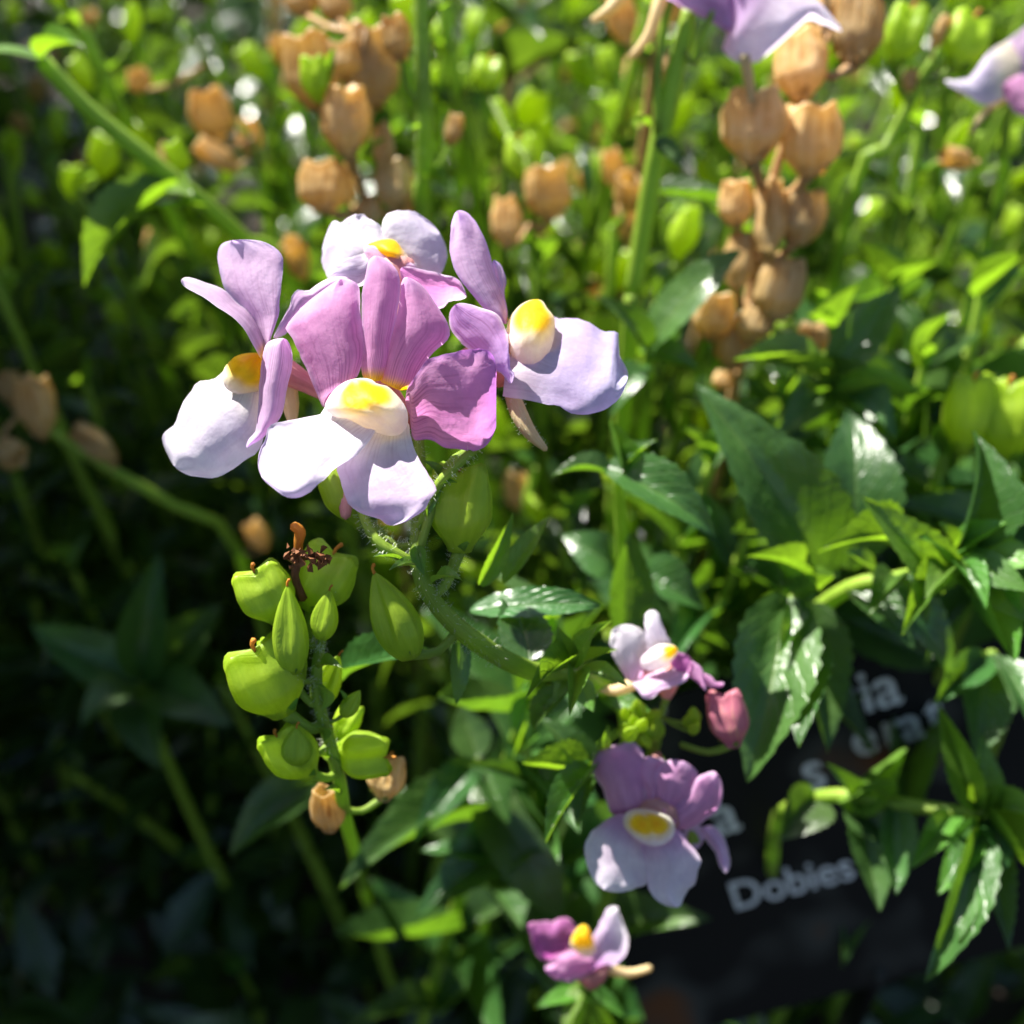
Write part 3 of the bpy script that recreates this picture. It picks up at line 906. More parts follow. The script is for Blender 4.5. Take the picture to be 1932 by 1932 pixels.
# ------------------------------------------------------------------ stalk of green capsules in front
cp_px = [(628, 1110, .120), (612, 1180, .121), (598, 1260, .122), (602, 1330, .1235), (622, 1400, .126), (640, 1470, .13), (652, 1545, .142), (668, 1600, .175), (678, 1640, .22)]
cpth = stem_path(cp_px, 0.0, 0.03)
caps = Thing('seed_stalk', cpth[-1], 'green stalk of plump green capsules with withered brown flower between two of them', 'seed head', 'seed stalks with capsules')
cs, ccen, crad = tube(caps, 'stem', cpth, [7 * px, 9 * px, 11 * px, 12 * px, 13 * px, 14 * px, 15 * px, 17 * px, 19 * px, 20 * px, 21 * px], M_STEM, None, 10, 4)
hair_mesh(caps, cs, ccen, crad, 11, 0.0005, 5, (0, .45))
capsule(caps, (530, 1170, .1205), (478, 1075, .1185), 108, 'urn', -.1, ccen, True, 20)
capsule(caps, (585, 1150, .1225), (632, 1040, .121), 118, 'urn', .25, ccen, True)
capsule(caps, (552, 1270, .1195), (542, 1102, .1175), 76, 'point', .2, ccen, True, 20)
capsule(caps, (606, 1205, .1195), (622, 1112, .1185), 58, 'point', .4, ccen, True, 20)
capsule(caps, (535, 1345, .122), (478, 1222, .119), 142, 'urn', -.45, ccen, True)
capsule(caps, (585, 1462, .125), (520, 1385, .122), 100, 'urn', -.2, ccen, True)
capsule(caps, (630, 1420, .129), (730, 1428, .1275), 92, 'urn', .3, ccen, True)
capsule(caps, (648, 1350, .1245), (680, 1302, .123), 38, 'point', 0, ccen, True)
capsule(caps, (560, 1440, .1225), (560, 1372, .121), 66, 'point', .2, ccen, False)
capsule(caps, (600, 1330, .1255), (640, 1235, .1245), 60, 'point', .1, ccen, True)
capsule(caps, (560, 1300, .1225), (515, 1205, .121), 84, 'urn', .3, ccen, True)
capsule(caps, (640, 1395, .131), (668, 1330, .130), 52, 'urn', .3, ccen, True)
capsule(caps, (722, 1508, .139), (735, 1428, .138), 74, 'urn', .3, ccen, True, material=M_DRY)
capsule(caps, (622, 1568, .137), (614, 1488, .135), 66, 'dry', .2, ccen, True)
# withered flower remains caught between two capsules
verts, faces = [], []
r = random.Random(4)
cen0 = P(578, 1053, .1162)
for i in range(46):
    c = cen0 + RT * r.uniform(-40, 42) * px + UP * (r.gauss(0, 9)) * px - FW * r.uniform(-10, 12) * px
    a = Vector((r.gauss(0, 1), r.gauss(0, 1), r.gauss(0, 1))).normalized()
    b = a.orthogonal().normalized()
    k0 = len(verts)
    s = r.uniform(6, 17) * px
    verts += [c + a * s, c - a * s * .6 + b * s * .6, c - a * s * .5 - b * s * .5, c + a.cross(b) * s * .7]
    faces += [(k0, k0 + 1, k0 + 2), (k0, k0 + 3, k0 + 1), (k0 + 1, k0 + 3, k0 + 2), (k0, k0 + 2, k0 + 3)]
wf = caps.part('withered_flower', make_mesh('withered_flower', caps.rel(verts), faces, M_ROT, [(0, 0)] * len(verts), smooth=False))
wf['label'] = 'crumpled dark brown withered flower remains'
tube(caps, 'style', [P(562, 1055, .1188), P(563, 1025, .118), P(566, 1003, .1175), P(553, 992, .117)], [9 * px, 9 * px, 11 * px, 9 * px], M_ORANGE, wf, 8, 4)
tube(caps, 'dried_pistil', [P(566, 1050, .119), P(556, 1085, .119), P(572, 1130, .1205)], [12 * px, 8 * px, 9 * px], M_ROT, wf, 7)
for b, t, w in (((600, 1262, .121), (648, 1262, .1185), 30), ((606, 1340, .1225), (596, 1290, .12), 22), ((610, 1398, .124), (596, 1372, .122), 24), ((632, 1450, .128), (596, 1425, .1255), 26), ((640, 1500, .13), (612, 1490, .128), 24), ((650, 1330, .124), (640, 1300, .123), 16)):
    caps.part('bract', BRACT[0], None, leaf_matrix(P(*b), P(*t), w * px, cdir(0, .8, .6)))

# ------------------------------------------------------------------ small two-flowered stalk lower down
D7, D8 = 140.0, 138.0
q8 = PX(.139)
sp_px = [(1240, 1350, .1425), (1236, 1400, .144), (1215, 1470, .149), (1190, 1540, .156), (1160, 1640, .175)]
spth = stem_path(sp_px, -0.005, 0.04)
small = Thing('flower_stalk', spth[-1], 'short stalk with two small lilac flowers around a cluster of tight buds', 'flower', 'nemesia flower stalks in bloom')
ss, scen, srad = tube(small, 'stem', spth, [10 * q8, 12 * q8, 13 * q8, 15 * q8, 17 * q8, 20 * q8, 22 * q8], M_STEM, None, 9, 4)
F = small.empty('flower')
F['label'] = 'small pinkish white flower tipped upwards above the bud cluster'
pet = lambda *a, **k: petal(small, F, *a, **k)
pet('lower_lip_lobe', cv('G', [(860, 725), (800, 640), (740, 540), (715, 440), (720, 360), (760, 310), (840, 290), (930, 310), (990, 370), (1015, 430), (1040, 560), (980, 640), (940, 710)]), cv('G', [(920, 690)])[0], cv('G', [(790, 310)])[0], D7, lin=-2.5, quad=2.0, cup=1.0, slant=1.0, ruffle=.6, col=c_lip(PALE, WHITE, (0.7, 0.5, 0.72)), seed=41)
pet('lower_lip_lobe', cv('G', [(1000, 440), (980, 280), (985, 210), (1030, 180), (1080, 195), (1110, 280), (1150, 370), (1182, 425), (1160, 480), (1040, 540)]), cv('G', [(1070, 530)])[0], cv('G', [(1030, 185)])[0], D7 + .3, lin=-1.5, quad=2.0, cup=.6, ruffle=.4, col=c_lip(PALE, WHITE), seed=42)
pet('palate', cv('G', [(1010, 490), (1100, 440), (1200, 448), (1236, 490), (1205, 545), (1140, 610), (1050, 645), (970, 625), (950, 560)]), cv('G', [(1230, 480)])[0], cv('G', [(970, 610)])[0], D7 - 1, bulge=2.2, ruffle=.2, col=c_palate(.08, .5, .32), seed=43)
pet('upper_petal', cv('G', [(890, 730), (1000, 680), (1100, 640), (1200, 610), (1300, 640), (1315, 700), (1250, 750), (1120, 790), (1060, 840), (980, 860), (935, 810)]), cv('G', [(1290, 660)])[0], cv('G', [(930, 800)])[0], D7 - 1.5, lin=-1, cup=.8, slant=1.4, ruffle=.6, col=c_upper(LILAC, PALE, None), seed=44)
pet('upper_petal', cv('G', [(1180, 590), (1230, 500), (1330, 545), (1330, 640), (1260, 660)]), cv('G', [(1190, 590)])[0], cv('G', [(1330, 600)])[0], D7 - .6, lin=-.6, ruffle=.4, col=c_upper(MAGENTA, PINK, None), seed=45)
pet('upper_petal', cv('G', [(1305, 560), (1380, 590), (1430, 650), (1452, 795), (1380, 730), (1310, 670)]), cv('G', [(1310, 600)])[0], cv('G', [(1450, 780)])[0], D7 - 1, lin=-1, cup=.5, ruffle=.4, col=c_upper(PINK, LILAC, None), seed=46)
pet('upper_petal', cv('G', [(1420, 660), (1490, 685), (1530, 728), (1588, 735), (1570, 768), (1480, 772), (1440, 725)]), cv('G', [(1430, 670)])[0], cv('G', [(1585, 745)])[0], D7 - .5, lin=-.5, cup=.4, ruffle=.5, col=c_upper(PINK, LILAC, None), seed=47)
g = cv('G', [(900, 740), (760, 795), (600, 780), (1140, 740), (1150, 860), (1080, 1080)])
tube(small, 'spur', [P(*g[0], .141), P(*g[1], .1415), P(*g[2], .142)], [13 * q8, 11 * q8, 5 * q8], M_SPUR, F)
tube(small, 'corolla_tube', [P(*cv('G', [(1050, 640)])[0], .141), P(*g[3], .1425), P(*g[4], .1425)], [40 * q8, 28 * q8, 8 * q8], M_TUBE, F, 10)
_, c_, r_ = tube(small, 'pedicel', [P(*g[4], .1425), P(1253, 1330, .1425), P(*g[5], .1428), P(1238, 1372, .143)], [7 * q8, 7 * q8, 7 * q8, 8 * q8], M_STEM, F)
hair_mesh(small, F, c_, r_, 18, .0004, 41)

F = small.empty('flower')
F['label'] = 'small lilac flower facing the viewer with round yellow and cream throat'
pet('lateral_petal', cv('H', [(650, 600), (590, 430), (530, 330), (515, 240), (540, 170), (620, 140), (700, 140), (750, 100), (810, 110), (860, 160), (880, 215), (880, 320), (890, 430), (890, 540), (840, 590), (720, 600)]), cv('H', [(750, 600)])[0], cv('H', [(680, 125)])[0], D8 + 1, lin=-1.5, quad=2.0, cup=1.2, slant=-.5, ruffle=.6, col=c_upper((0.68, 0.35, 0.61), LILAC, (0.3, 0.1, 0.3)), seed=51)
pet('upper_petal', cv('H', [(870, 560), (890, 450), (830, 370), (803, 280), (840, 228), (930, 205), (1025, 240), (1010, 300), (1000, 400), (1000, 540), (950, 590)]), cv('H', [(930, 590)])[0], cv('H', [(910, 208)])[0], D8 + 1.1, lin=-1.5, quad=1.5, cup=.8, ruffle=.5, col=c_upper(PINK, LILAC), seed=52)
pet('upper_petal', cv('H', [(985, 580), (970, 450), (955, 350), (980, 280), (1030, 240), (1100, 228), (1180, 250), (1245, 310), (1245, 380), (1200, 470), (1130, 530), (1060, 580), (1020, 640)]), cv('H', [(1005, 630)])[0], cv('H', [(1170, 248)])[0], D8 + .4, lin=-1.6, quad=1.5, cup=.9, ruffle=.5, col=c_upper(PINK, LILAC, (0.8, 0.45, 0.3)), seed=53)
pet('lateral_petal', cv('H', [(1020, 640), (1100, 545), (1190, 470), (1240, 360), (1300, 320), (1370, 315), (1410, 370), (1422, 440), (1410, 530), (1370, 600), (1320, 632), (1250, 682), (1170, 715), (1110, 710), (1050, 690)]), cv('H', [(1050, 670)])[0], cv('H', [(1400, 380)])[0], D8 + .7, lin=-1.6, quad=1.4, cup=1.0, slant=.6, ruffle=.5, col=c_upper(PINK, LILAC, (0.4, 0.15, 0.4)), seed=54)
pet('lower_lip_lobe', cv('H', [(740, 600), (640, 630), (560, 690), (500, 740), (470, 830), (475, 930), (510, 1030), (570, 1110), (660, 1145), (760, 1140), (840, 1110), (902, 1080), (895, 1000), (880, 900), (870, 800), (860, 700)]), cv('H', [(810, 690)])[0], cv('H', [(600, 1130)])[0], D8 + .3, lin=-4, quad=1.8, cup=.9, ruffle=.7, col=c_lip((0.84, 0.73, 0.86), (0.86, 0.80, 0.92), (0.66, 0.42, 0.66)), seed=55)
pet('lower_lip_lobe', cv('H', [(850, 800), (880, 920), (900, 1050), (910, 1120), (960, 1200), (1050, 1245), (1120, 1245), (1150, 1200), (1180, 1130), (1232, 1090), (1250, 1000), (1272, 930), (1240, 860), (1180, 800), (1130, 720), (1000, 700)]), cv('H', [(980, 740)])[0], cv('H', [(1080, 1240)])[0], D8 + .2, lin=-4, quad=1.8, cup=.9, ruffle=.7, col=c_lip((0.84, 0.73, 0.86), (0.86, 0.80, 0.92), (0.68, 0.43, 0.67)), seed=56)
pet('palate', cv('H', [(735, 640), (760, 590), (820, 568), (900, 568), (1000, 595), (1060, 630), (1092, 690), (1080, 760), (1020, 812), (940, 828), (860, 802), (790, 750), (745, 700)]), cv('H', [(920, 565)])[0], cv('H', [(930, 828)])[0], D8 + .3, lin=-1.3, bulge=2.9, groove=.2, ruffle=.1, col=c_palate(.42, .5, .33), seed=57)
tube(small, 'corolla_tube', [P(1240, 1545, .139), P(1245, 1500, .1425), P(1238, 1420, .1445)], [42 * q8, 26 * q8, 8 * q8], M_TUBE, F, 10)
F = small.empty('flower')
F['label'] = 'half hidden flower showing one drooping lilac petal'
pet('lateral_petal', cv('H', [(1265, 715), (1330, 680), (1390, 710), (1440, 790), (1470, 900), (1472, 970), (1440, 1012), (1400, 960), (1370, 870), (1310, 790)]), cv('H', [(1300, 720)])[0], cv('H', [(1440, 1000)])[0], D8 + 6, lin=-1, cup=1.4, ruffle=.4, col=c_upper(LILAC, PALE, None), seed=58)
pet('upper_petal', cv('H', [(1150, 730), (1260, 680), (1300, 760), (1240, 850), (1180, 800)]), cv('H', [(1160, 740)])[0], cv('H', [(1280, 780)])[0], D8 + 7, lin=-.4, ruffle=.4, col=c_upper(LILAC, LILAC, None), seed=59)
tube(small, 'pedicel', [P(1310, 1590, .1445), P(1290, 1520, .147), P(1245, 1430, .1455)], [12 * q8, 7 * q8, 7 * q8], M_STEM, F)
# closed magenta bud and the cluster of small buds
bo = capsule(small, (1385, 1408, .1405), (1364, 1308, .1395), 78, 'urn', .5, [P(1285, 1405, .1435)], True, 0, name='flower_bud', material=M_BUD)
bo['label'] = 'closed magenta flower bud'
rb = random.Random(8)
for i in range(17):
    x, y = 1165 + rb.random() * 145, 1352 + rb.random() * 62
    s = rb.uniform(22, 38)
    an = rb.uniform(-2.4, -0.7)
    d = .1425 - rb.random() * .004
    capsule(small, (x, y, d), (x + math.cos(an) * s, y + math.sin(an) * s, d - .002), s * .95, 'point', rb.random(), [scen[0]], True, 0, name='flower_bud')
for b, t, w, n, y in (((1135, 1445, .142), (1030, 1590, .136), 62, cdir(-.5, .5, .7), True), ((1115, 1450, .143), (1148, 1366, .139), 50, cdir(.3, .3, .9), True), ((1110, 1455, .144), (985, 1440, .143), 66, cdir(0, .7, .6), True),
                      ((1120, 1450, .145), (1090, 1560, .142), 60, cdir(-.3, .5, .8), False), ((1130, 1310, .146), (1232, 1345, .143), 48, GLARE, True), ((1125, 1470, .146), (1010, 1350, .147), 70, cdir(.2, .5, .8), False)):
    leaf(small, b, t, w, n, y)

# low blurred flower
q9 = PX(.162)
l_px = [(1105, 1805, .163), (1098, 1870, .17), (1085, 1960, .185)]
lth = stem_path(l_px, 0, .03)
low = Thing('flower_stalk', lth[-1], 'low stalk with one small purple flower beside the black plant label', 'flower', 'nemesia flower stalks in bloom')
tube(low, 'stem', lth, [8 * q9, 11 * q9, 13 * q9, 15 * q9, 16 * q9], M_STEM)
F = low.empty('flower')
pet = lambda *a, **k: petal(low, F, *a, **k)
pet('upper_petal', cv('H', [(80, 1360), (180, 1350), (260, 1340), (340, 1318), (400, 1370), (430, 1450), (380, 1500), (340, 1560), (250, 1600), (180, 1612), (120, 1560), (95, 1460)]), cv('H', [(410, 1450)])[0], cv('H', [(90, 1420)])[0], 161, lin=-3, cup=1.5, ruffle=1.2, col=c_upper(MAGENTA, PINK, None), seed=61)
pet('lateral_petal', cv('H', [(195, 1660), (260, 1600), (340, 1560), (430, 1540), (525, 1610), (510, 1690), (430, 1740), (340, 1762), (230, 1722)]), cv('H', [(480, 1590)])[0], cv('H', [(210, 1690)])[0], 160, lin=-2, cup=1, ruffle=1, col=c_upper(PINK, LILAC, None), seed=62)
pet('palate', cv('H', [(380, 1450), (430, 1380), (480, 1375), (518, 1440), (545, 1540), (510, 1595), (440, 1580), (370, 1520)]), cv('H', [(460, 1375)])[0], cv('H', [(460, 1590)])[0], 159, bulge=2.6, groove=.2, ruffle=.1, col=c_palate(.3, .5, .5), seed=63)
pet('lower_lip_lobe', cv('H', [(500, 1500), (570, 1360), (620, 1260), (660, 1235), (697, 1250), (685, 1300), (740, 1380), (772, 1470), (750, 1570), (680, 1640), (590, 1700), (520, 1730), (490, 1620)]), cv('H', [(510, 1560)])[0], cv('H', [(760, 1450)])[0], 161, lin=-3, cup=1.4, slant=1.5, ruffle=1, col=c_lip((0.72, 0.58, 0.82), WHITE, (0.6, 0.35, 0.65)), seed=64)
g = cv('H', [(600, 1660), (760, 1705), (920, 1668), (500, 1640), (520, 1740)])
tube(low, 'spur', [P(*g[0], .163), P(*g[1], .164), P(*g[2], .164)], [12 * q9, 9 * q9, 7 * q9], M_SPUR, F)
tube(low, 'corolla_tube', [P(*g[3], .1625), P(*g[4], .1635), P(1104, 1815, .1635)], [40 * q9, 24 * q9, 9 * q9], M_TUBE, F, 10)
for b, t, w, n in (((1098, 1870, .17), (1010, 1900, .166), 44, cdir(0, .7, .6)), ((1098, 1870, .17), (1180, 1920, .168), 44, cdir(0, .6, .7)), ((1098, 1850, .17), (1060, 1960, .165), 40, cdir(-.3, .5, .8))):
    leaf(low, b, t, w, n, True)


# ------------------------------------------------------------------ hand-placed leafy shoots on the right
def leafy(label, pxs, rads, leaves, dx=0.0, dy=.04, mat_=None, group='leafy nemesia shoots'):
    pth = stem_path(pxs, dx, dy)
    th = Thing('leafy_shoot', pth[-1], label, 'plant', group)
    k = PX(pxs[0][2])
    rr = [r_ * k for r_ in rads]
    rr += [rr[-1]] * (len(pth) - len(rr))
    tube(th, 'stem', pth, rr, mat_ or M_STEM, None, 8)
    for i, q in enumerate(leaves):
        b, t, w, n = q[:4]
        leaf(th, b, t, w, n, q[4] if len(q) > 4 else False, q[5] if len(q) > 5 else None)
    return th


big = leafy('large leafy shoot with broad serrated leaves, one tip pale with glare',
            [(1800, 1050, .150), (1760, 1070, .153), (1690, 1090, .158), (1600, 1110, .163), (1520, 1180, .175), (1480, 1300, .195)], [9, 11, 14, 17, 19, 20],
            [((1560, 1085, .162), (1312, 722, .158), 205, cdir(-.35, .55, .75), False, 0), ((1600, 1075, .168), (1600, 770, .172), 190, cdir(.0, .5, .85), False, 4),
             ((1790, 1112, .150), (1626, 938, .1455), 118, cdir(-.4, .45, .8), True, 3), ((1705, 1045, .155), (1545, 1042, .151), 92, cdir(0, .6, .7), True, 1),
             ((1800, 1045, .150), (1985, 1062, .142), 100, GLARE, True, 0), ((1800, 1060, .150), (1985, 1190, .142), 104, GLARE, True, 3),
             ((1800, 1070, .151), (1915, 1248, .143), 96, cdir(.15, .6, .75), True, 2), ((1800, 1040, .151), (1836, 812, .151), 120, cdir(.2, .2, .95), False, 5),
             ((1600, 1110, .162), (1727, 1226, .155), 104, cdir(.2, .3, .9), False, 0), ((1780, 1085, .151), (1702, 1200, .146), 66, cdir(-.3, .4, .85), True, 1),
             ((1800, 1040, .150), (1770, 985, .148), 40, cdir(0, .5, .8), True, 0), ((1805, 1040, .150), (1845, 970, .148), 40, cdir(0, .4, .9), True, 1),
             ((1640, 1100, .163), (1790, 1280, .165), 110, cdir(.2, .2, .95), False, 4), ((1800, 1040, .149), (1830, 1075, .145), 44, cdir(0, .8, .6), True, 3),
             ((1800, 1045, .149), (1900, 985, .144), 70, cdir(-.2, .7, .7), True, 3), ((1800, 1050, .149), (1730, 1010, .144), 56, GLARE, True), ((1795, 1055, .149), (1745, 1130, .143), 58, cdir(-.2, .7, .7), True, 3), ((1800, 1055, .148), (1860, 1150, .142), 66, cdir(-.1, .75, .65), True, 0),
             ((1800, 1050, .148), (1950, 1120, .141), 84, GLARE, True), ((1690, 1088, .157), (1640, 1160, .150), 70, cdir(-.2, .6, .8), True, 0), ((1650, 1095, .159), (1590, 1040, .153), 74, cdir(-.2, .6, .7), True, 3), ((1700, 1085, .156), (1750, 1180, .15), 76, cdir(0, .6, .8), False, 3)], 0.0, .05)
leafy('drooping leafy shoot with one speckled shining leaf hanging over another',
      [(1495, 1130, .158), (1500, 1150, .162), (1500, 1230, .175), (1490, 1330, .2)], [10, 12, 14, 15],
      [((1490, 1125, .158), (1410, 1478, .150), 185, cdir(-.2, .2, 1), False, 0), ((1530, 1190, .158), (1508, 1412, .144), 118, GLARE, False, 4),
       ((1530, 1140, .164), (1562, 1420, .160), 130, cdir(.2, -.05, 1), False, 3), ((1480, 1120, .157), (1410, 1050, .15), 60, cdir(0, .7, .7), True, 1), ((1510, 1130, .157), (1575, 1085, .15), 50, cdir(0, .8, .6), True, 2),
       ((1520, 1170, .16), (1470, 1240, .150), 60, cdir(-.2, .6, .7), True, 0)], .01, .05)
leafy('yellow green shoot crossing in front of the black plant label',
      [(1850, 1535, .160), (1790, 1530, .163), (1690, 1515, .167), (1580, 1500, .172), (1500, 1520, .18), (1460, 1580, .2)], [12, 13, 14, 14, 15, 16],
      [((1850, 1540, .160), (1745, 1855, .152), 96, cdir(-.1, .1, 1), False, 0), ((1855, 1545, .160), (1808, 1780, .150), 104, GLARE, False, 1), ((1850, 1530, .160), (1850, 1385, .158), 84, cdir(0, .25, .95), True, 3),
       ((1845, 1530, .160), (1770, 1330, .163), 70, cdir(-.4, .4, .8), True, 1), ((1580, 1508, .172), (1712, 1408, .168), 62, cdir(-.2, -.5, .8), True, 2), ((1628, 1512, .171), (1660, 1722, .165), 104, cdir(0, .15, 1), False, 3),
       ((1600, 1510, .172), (1690, 1600, .168), 110, cdir(.2, .2, .95), False, 0), ((1860, 1540, .160), (1985, 1680, .150), 90, cdir(.2, .5, .8), True, 2), ((1860, 1530, .160), (1990, 1560, .152), 80, cdir(0, .7, .7), True, 0),
       ((1540, 1500, .175), (1470, 1585, .17), 110, cdir(-.2, .1, .95), False, 2), ((1690, 1515, .167), (1610, 1490, .163), 40, cdir(0, .6, .6), True, 0), ((1850, 1540, .16), (1880, 1480, .155), 50, cdir(.2, .4, .8), True, 3),
       ((1600, 1510, .172), (1560, 1440, .166), 60, cdir(.2, .2, .9), False, 1), ((1850, 1550, .16), (1900, 1640, .155), 80, cdir(.2, .2, .9), False, 4), ((1690, 1520, .167), (1690, 1690, .162), 84, cdir(0, .4, .9), False, 3), ((1850, 1550, .160), (1768, 1690, .155), 76, cdir(-.1, .6, .8), True, 3), ((1800, 1535, .163), (1720, 1640, .158), 66, cdir(-.2, .5, .8), True, 0), ((1850, 1560, .16), (1905, 1800, .155), 84, cdir(.1, .3, .9), False, 3)], .02, .03)
leafy('dark leafy shoot hanging beside the black plant label',
      [(1870, 1235, .168), (1880, 1250, .175), (1900, 1330, .19)], [11, 13, 15],
      [((1865, 1235, .168), (1840, 1440, .162), 130, cdir(0, .05, 1), False, 3), ((1880, 1240, .168), (1960, 1400, .16), 100, cdir(.2, .2, .9), False, 0), ((1860, 1240, .168), (1760, 1330, .165), 80, cdir(-.2, .3, .9), False, 2)], .02, .04)
leafy('dark leafy shoot below the long tan spur',
      [(1165, 900, .150), (1170, 960, .156), (1175, 1080, .17), (1180, 1200, .19)], [10, 12, 14, 16],
      [((1140, 880, .150), (1352, 1012, .145), 118, cdir(.1, .35, .9), False, 0), ((1180, 1190, .165), (1192, 1004, .158), 112, cdir(.2, .1, 1), False, 3), ((1160, 900, .150), (1040, 900, .15), 60, cdir(0, .7, .6), False, 1),
       ((1170, 890, .15), (1150, 790, .148), 50, cdir(.3, .5, .8), True, 2), ((1170, 900, .15), (1240, 830, .148), 56, cdir(0, .7, .6), True, 0), ((1180, 1080, .168), (1060, 1010, .17), 100, cdir(-.2, .3, .9), False, 4),
       ((1190, 1090, .168), (1330, 1150, .165), 110, cdir(.2, .4, .9), False, 1)], 0, .05)
leafy('shoot with a pale shining leaf beside the smooth green stem',
      [(1225, 660, .178), (1222, 700, .183), (1215, 800, .2)], [9, 11, 13],
      [((1210, 665, .178), (1398, 470, .172), 128, GLARE, False, 0), ((1240, 360, .19), (1400, 375, .186), 66, cdir(0, .8, .6), False, 3), ((1225, 660, .178), (1130, 560, .176), 60, cdir(-.3, .5, .8), False, 1),
       ((1220, 680, .18), (1320, 700, .176), 70, cdir(.2, .6, .7), False, 2), ((1220, 690, .18), (1150, 790, .175), 70, cdir(-.2, .4, .9), False, 4)], .0, .05)
leafy('leafy shoot under the dried capsule stalk with upright serrated leaves',
      [(1560, 700, .178), (1570, 760, .185), (1590, 880, .2)], [9, 11, 14],
      [((1565, 700, .178), (1700, 540, .178), 110, cdir(.1, .3, .9), False, 3), ((1560, 720, .178), (1385, 680, .172), 76, cdir(0, .7, .6), True, 0), ((1570, 740, .18), (1640, 690, .172), 80, cdir(.2, .4, .9), False, 5),
       ((1570, 750, .18), (1690, 830, .172), 100, cdir(.3, .3, .9), False, 1), ((1565, 740, .18), (1465, 830, .176), 90, cdir(-.2, .3, .9), False, 0), ((1570, 760, .18), (1740, 740, .174), 60, cdir(0, .8, .6), True, 2)], .01, .05)
leafy('dim leafy shoot with a star of broad leaves in deep shade',
      [(270, 1290, .235), (272, 1330, .245)], [9, 11],
      [((265, 1285, .235), (300, 1040, .228), 110, cdir(.2, .2, .95), False, 0), ((260, 1290, .235), (60, 1180, .228), 120, cdir(-.1, .5, .8), False, 3), ((265, 1295, .235), (150, 1375, .222), 100, cdir(-.2, .4, .9), False, 4),
       ((280, 1295, .235), (440, 1370, .225), 120, cdir(.2, .4, .9), False, 0), ((275, 1285, .238), (420, 1140, .24), 120, cdir(.3, .3, .9), False, 2), ((270, 1300, .24), (300, 1450, .23), 130, cdir(0, .2, 1), False, 1)], 0, .02)
leafy('dim leafy shoot with long leaves under the green capsule stalk',
      [(900, 1440, .185), (900, 1480, .195)], [9, 11],
      [((905, 1440, .185), (780, 1590, .178), 90, cdir(-.2, .4, .9), False, 0), ((910, 1440, .185), (960, 1560, .18), 70, cdir(.1, .3, .9), False, 2), ((900, 1430, .185), (870, 1330, .188), 90, cdir(0, .3, .9), False, 3),
       ((1060, 1520, .195), (782, 1728, .185), 150, cdir(-.3, .3, .9), False, 0), ((900, 1480, .19), (1060, 1740, .19), 150, cdir(.1, .3, .95), False, 4), ((600, 1480, .20), (436, 1615, .195), 110, cdir(-.2, .4, .9), False, 1)], 0, .02)

# ------------------------------------------------------------------ stems and dried capsule stalks behind
k17 = PX(.172)
tl = stem_path([(785, -60, .172), (793, 0, .172), (799, 160, .176), (800, 330, .184), (800, 480, .195)], 0, .03)
t7 = Thing('flower_stalk', tl[-1], 'upright thick hairy green stem rising between the dried capsules', 'plant', 'tall green stems')
s7, c7, r7 = tube(t7, 'stem', tl, [14 * k17, 15 * k17, 16 * k17, 17 * k17, 18 * k17, 19 * k17, 20 * k17], M_STEM, None, 12, 4)
hair_mesh(t7, s7, c7, r7, 8, .0005, 71, (0, .6))
for pts in ([(795, 205, .178), (770, 170, .177), (757, 110, .176)], [(805, 345, .185), (830, 310, .183), (850, 270, .182)]):
    tube(t7, 'pedicel', [P(*q) for q in pts], [5 * k17, 5 * k17, 4 * k17], M_STEM, s7)
capsule(t7, (757, 115, .176), (742, 30, .175), 56, 'dry', .3, None, True)
capsule(t7, (850, 275, .182), (862, 215, .181), 34, 'dry', .3, None, True)
for b, t, w in (((790, 240, .178), (765, 255, .176), 22), ((812, 330, .183), (848, 345, .18), 26), ((800, 340, .184), (850, 370, .18), 40), ((812, 60, .174), (850, 5, .172), 24)):
    t7.part('bract', BRACT[0], None, leaf_matrix(P(*b), P(*t), w * k17, cdir(0, .8, .6)))

tr = stem_path([(1300, 20, .165), (1288, 80, .166), (1262, 190, .169), (1235, 310, .173), (1212, 440, .178), (1194, 560, .183), (1186, 660, .19)], 0, .03)
t8 = Thing('flower_stalk', tr[-1], 'smooth thick green stem leaning up to lilac flowers with pale spurs', 'flower', 'nemesia flower stalks in bloom')
s8, c8, r8 = tube(t8, 'stem', tr, [13 * k17, 17 * k17, 20 * k17, 19 * k17, 19 * k17, 19 * k17, 19 * k17, 19 * k17, 20 * k17], M_STEM, None, 12, 4)
tube(t8, 'pedicel', [P(1242, 250, .17), P(1240, 150, .167), P(1250, 60, .165), P(1270, -20, .163)], [9 * k17, 8 * k17, 8 * k17, 7 * k17], M_STEM, s8)
tube(t8, 'pedicel', [P(1285, 90, .166), P(1310, 120, .164), P(1330, 60, .163), P(1345, 20, .162)], [6 * k17, 6 * k17, 6 * k17, 6 * k17], M_STEM, s8)
F = t8.empty('flower')
pet = lambda *a, **k: petal(t8, F, *a, **k)
pet('lateral_petal', [(1250, -10), (1300, 20), (1345, 45), (1378, 60), (1385, 20), (1380, -40), (1310, -70), (1245, -50)], (1380, 20), (1250, -30), 162, lin=-2, cup=1.2, ruffle=.8, col=c_upper((0.60, 0.42, 0.72), LILAC, None), seed=71)
pet('lower_lip_lobe', [(1363, 92), (1372, 60), (1378, -20), (1420, -45), (1490, -40), (1535, -5), (1570, 30), (1589, 58), (1555, 46), (1520, 38), (1490, 62), (1450, 105), (1420, 118), (1385, 115)], (1385, 0), (1500, 90), 161, lin=-4, quad=1, cup=2, slant=2.5, ruffle=.9, col=c_lip((0.84, 0.77, 0.90), WHITE, (0.6, 0.42, 0.7)), seed=72)
tube(t8, 'spur', [P(1252, -20, .163), P(1240, 20, .163), P(1222, 70, .164), P(1190, 108, .165)], [15 * k17, 12 * k17, 10 * k17, 6 * k17], M_SPUR, F)
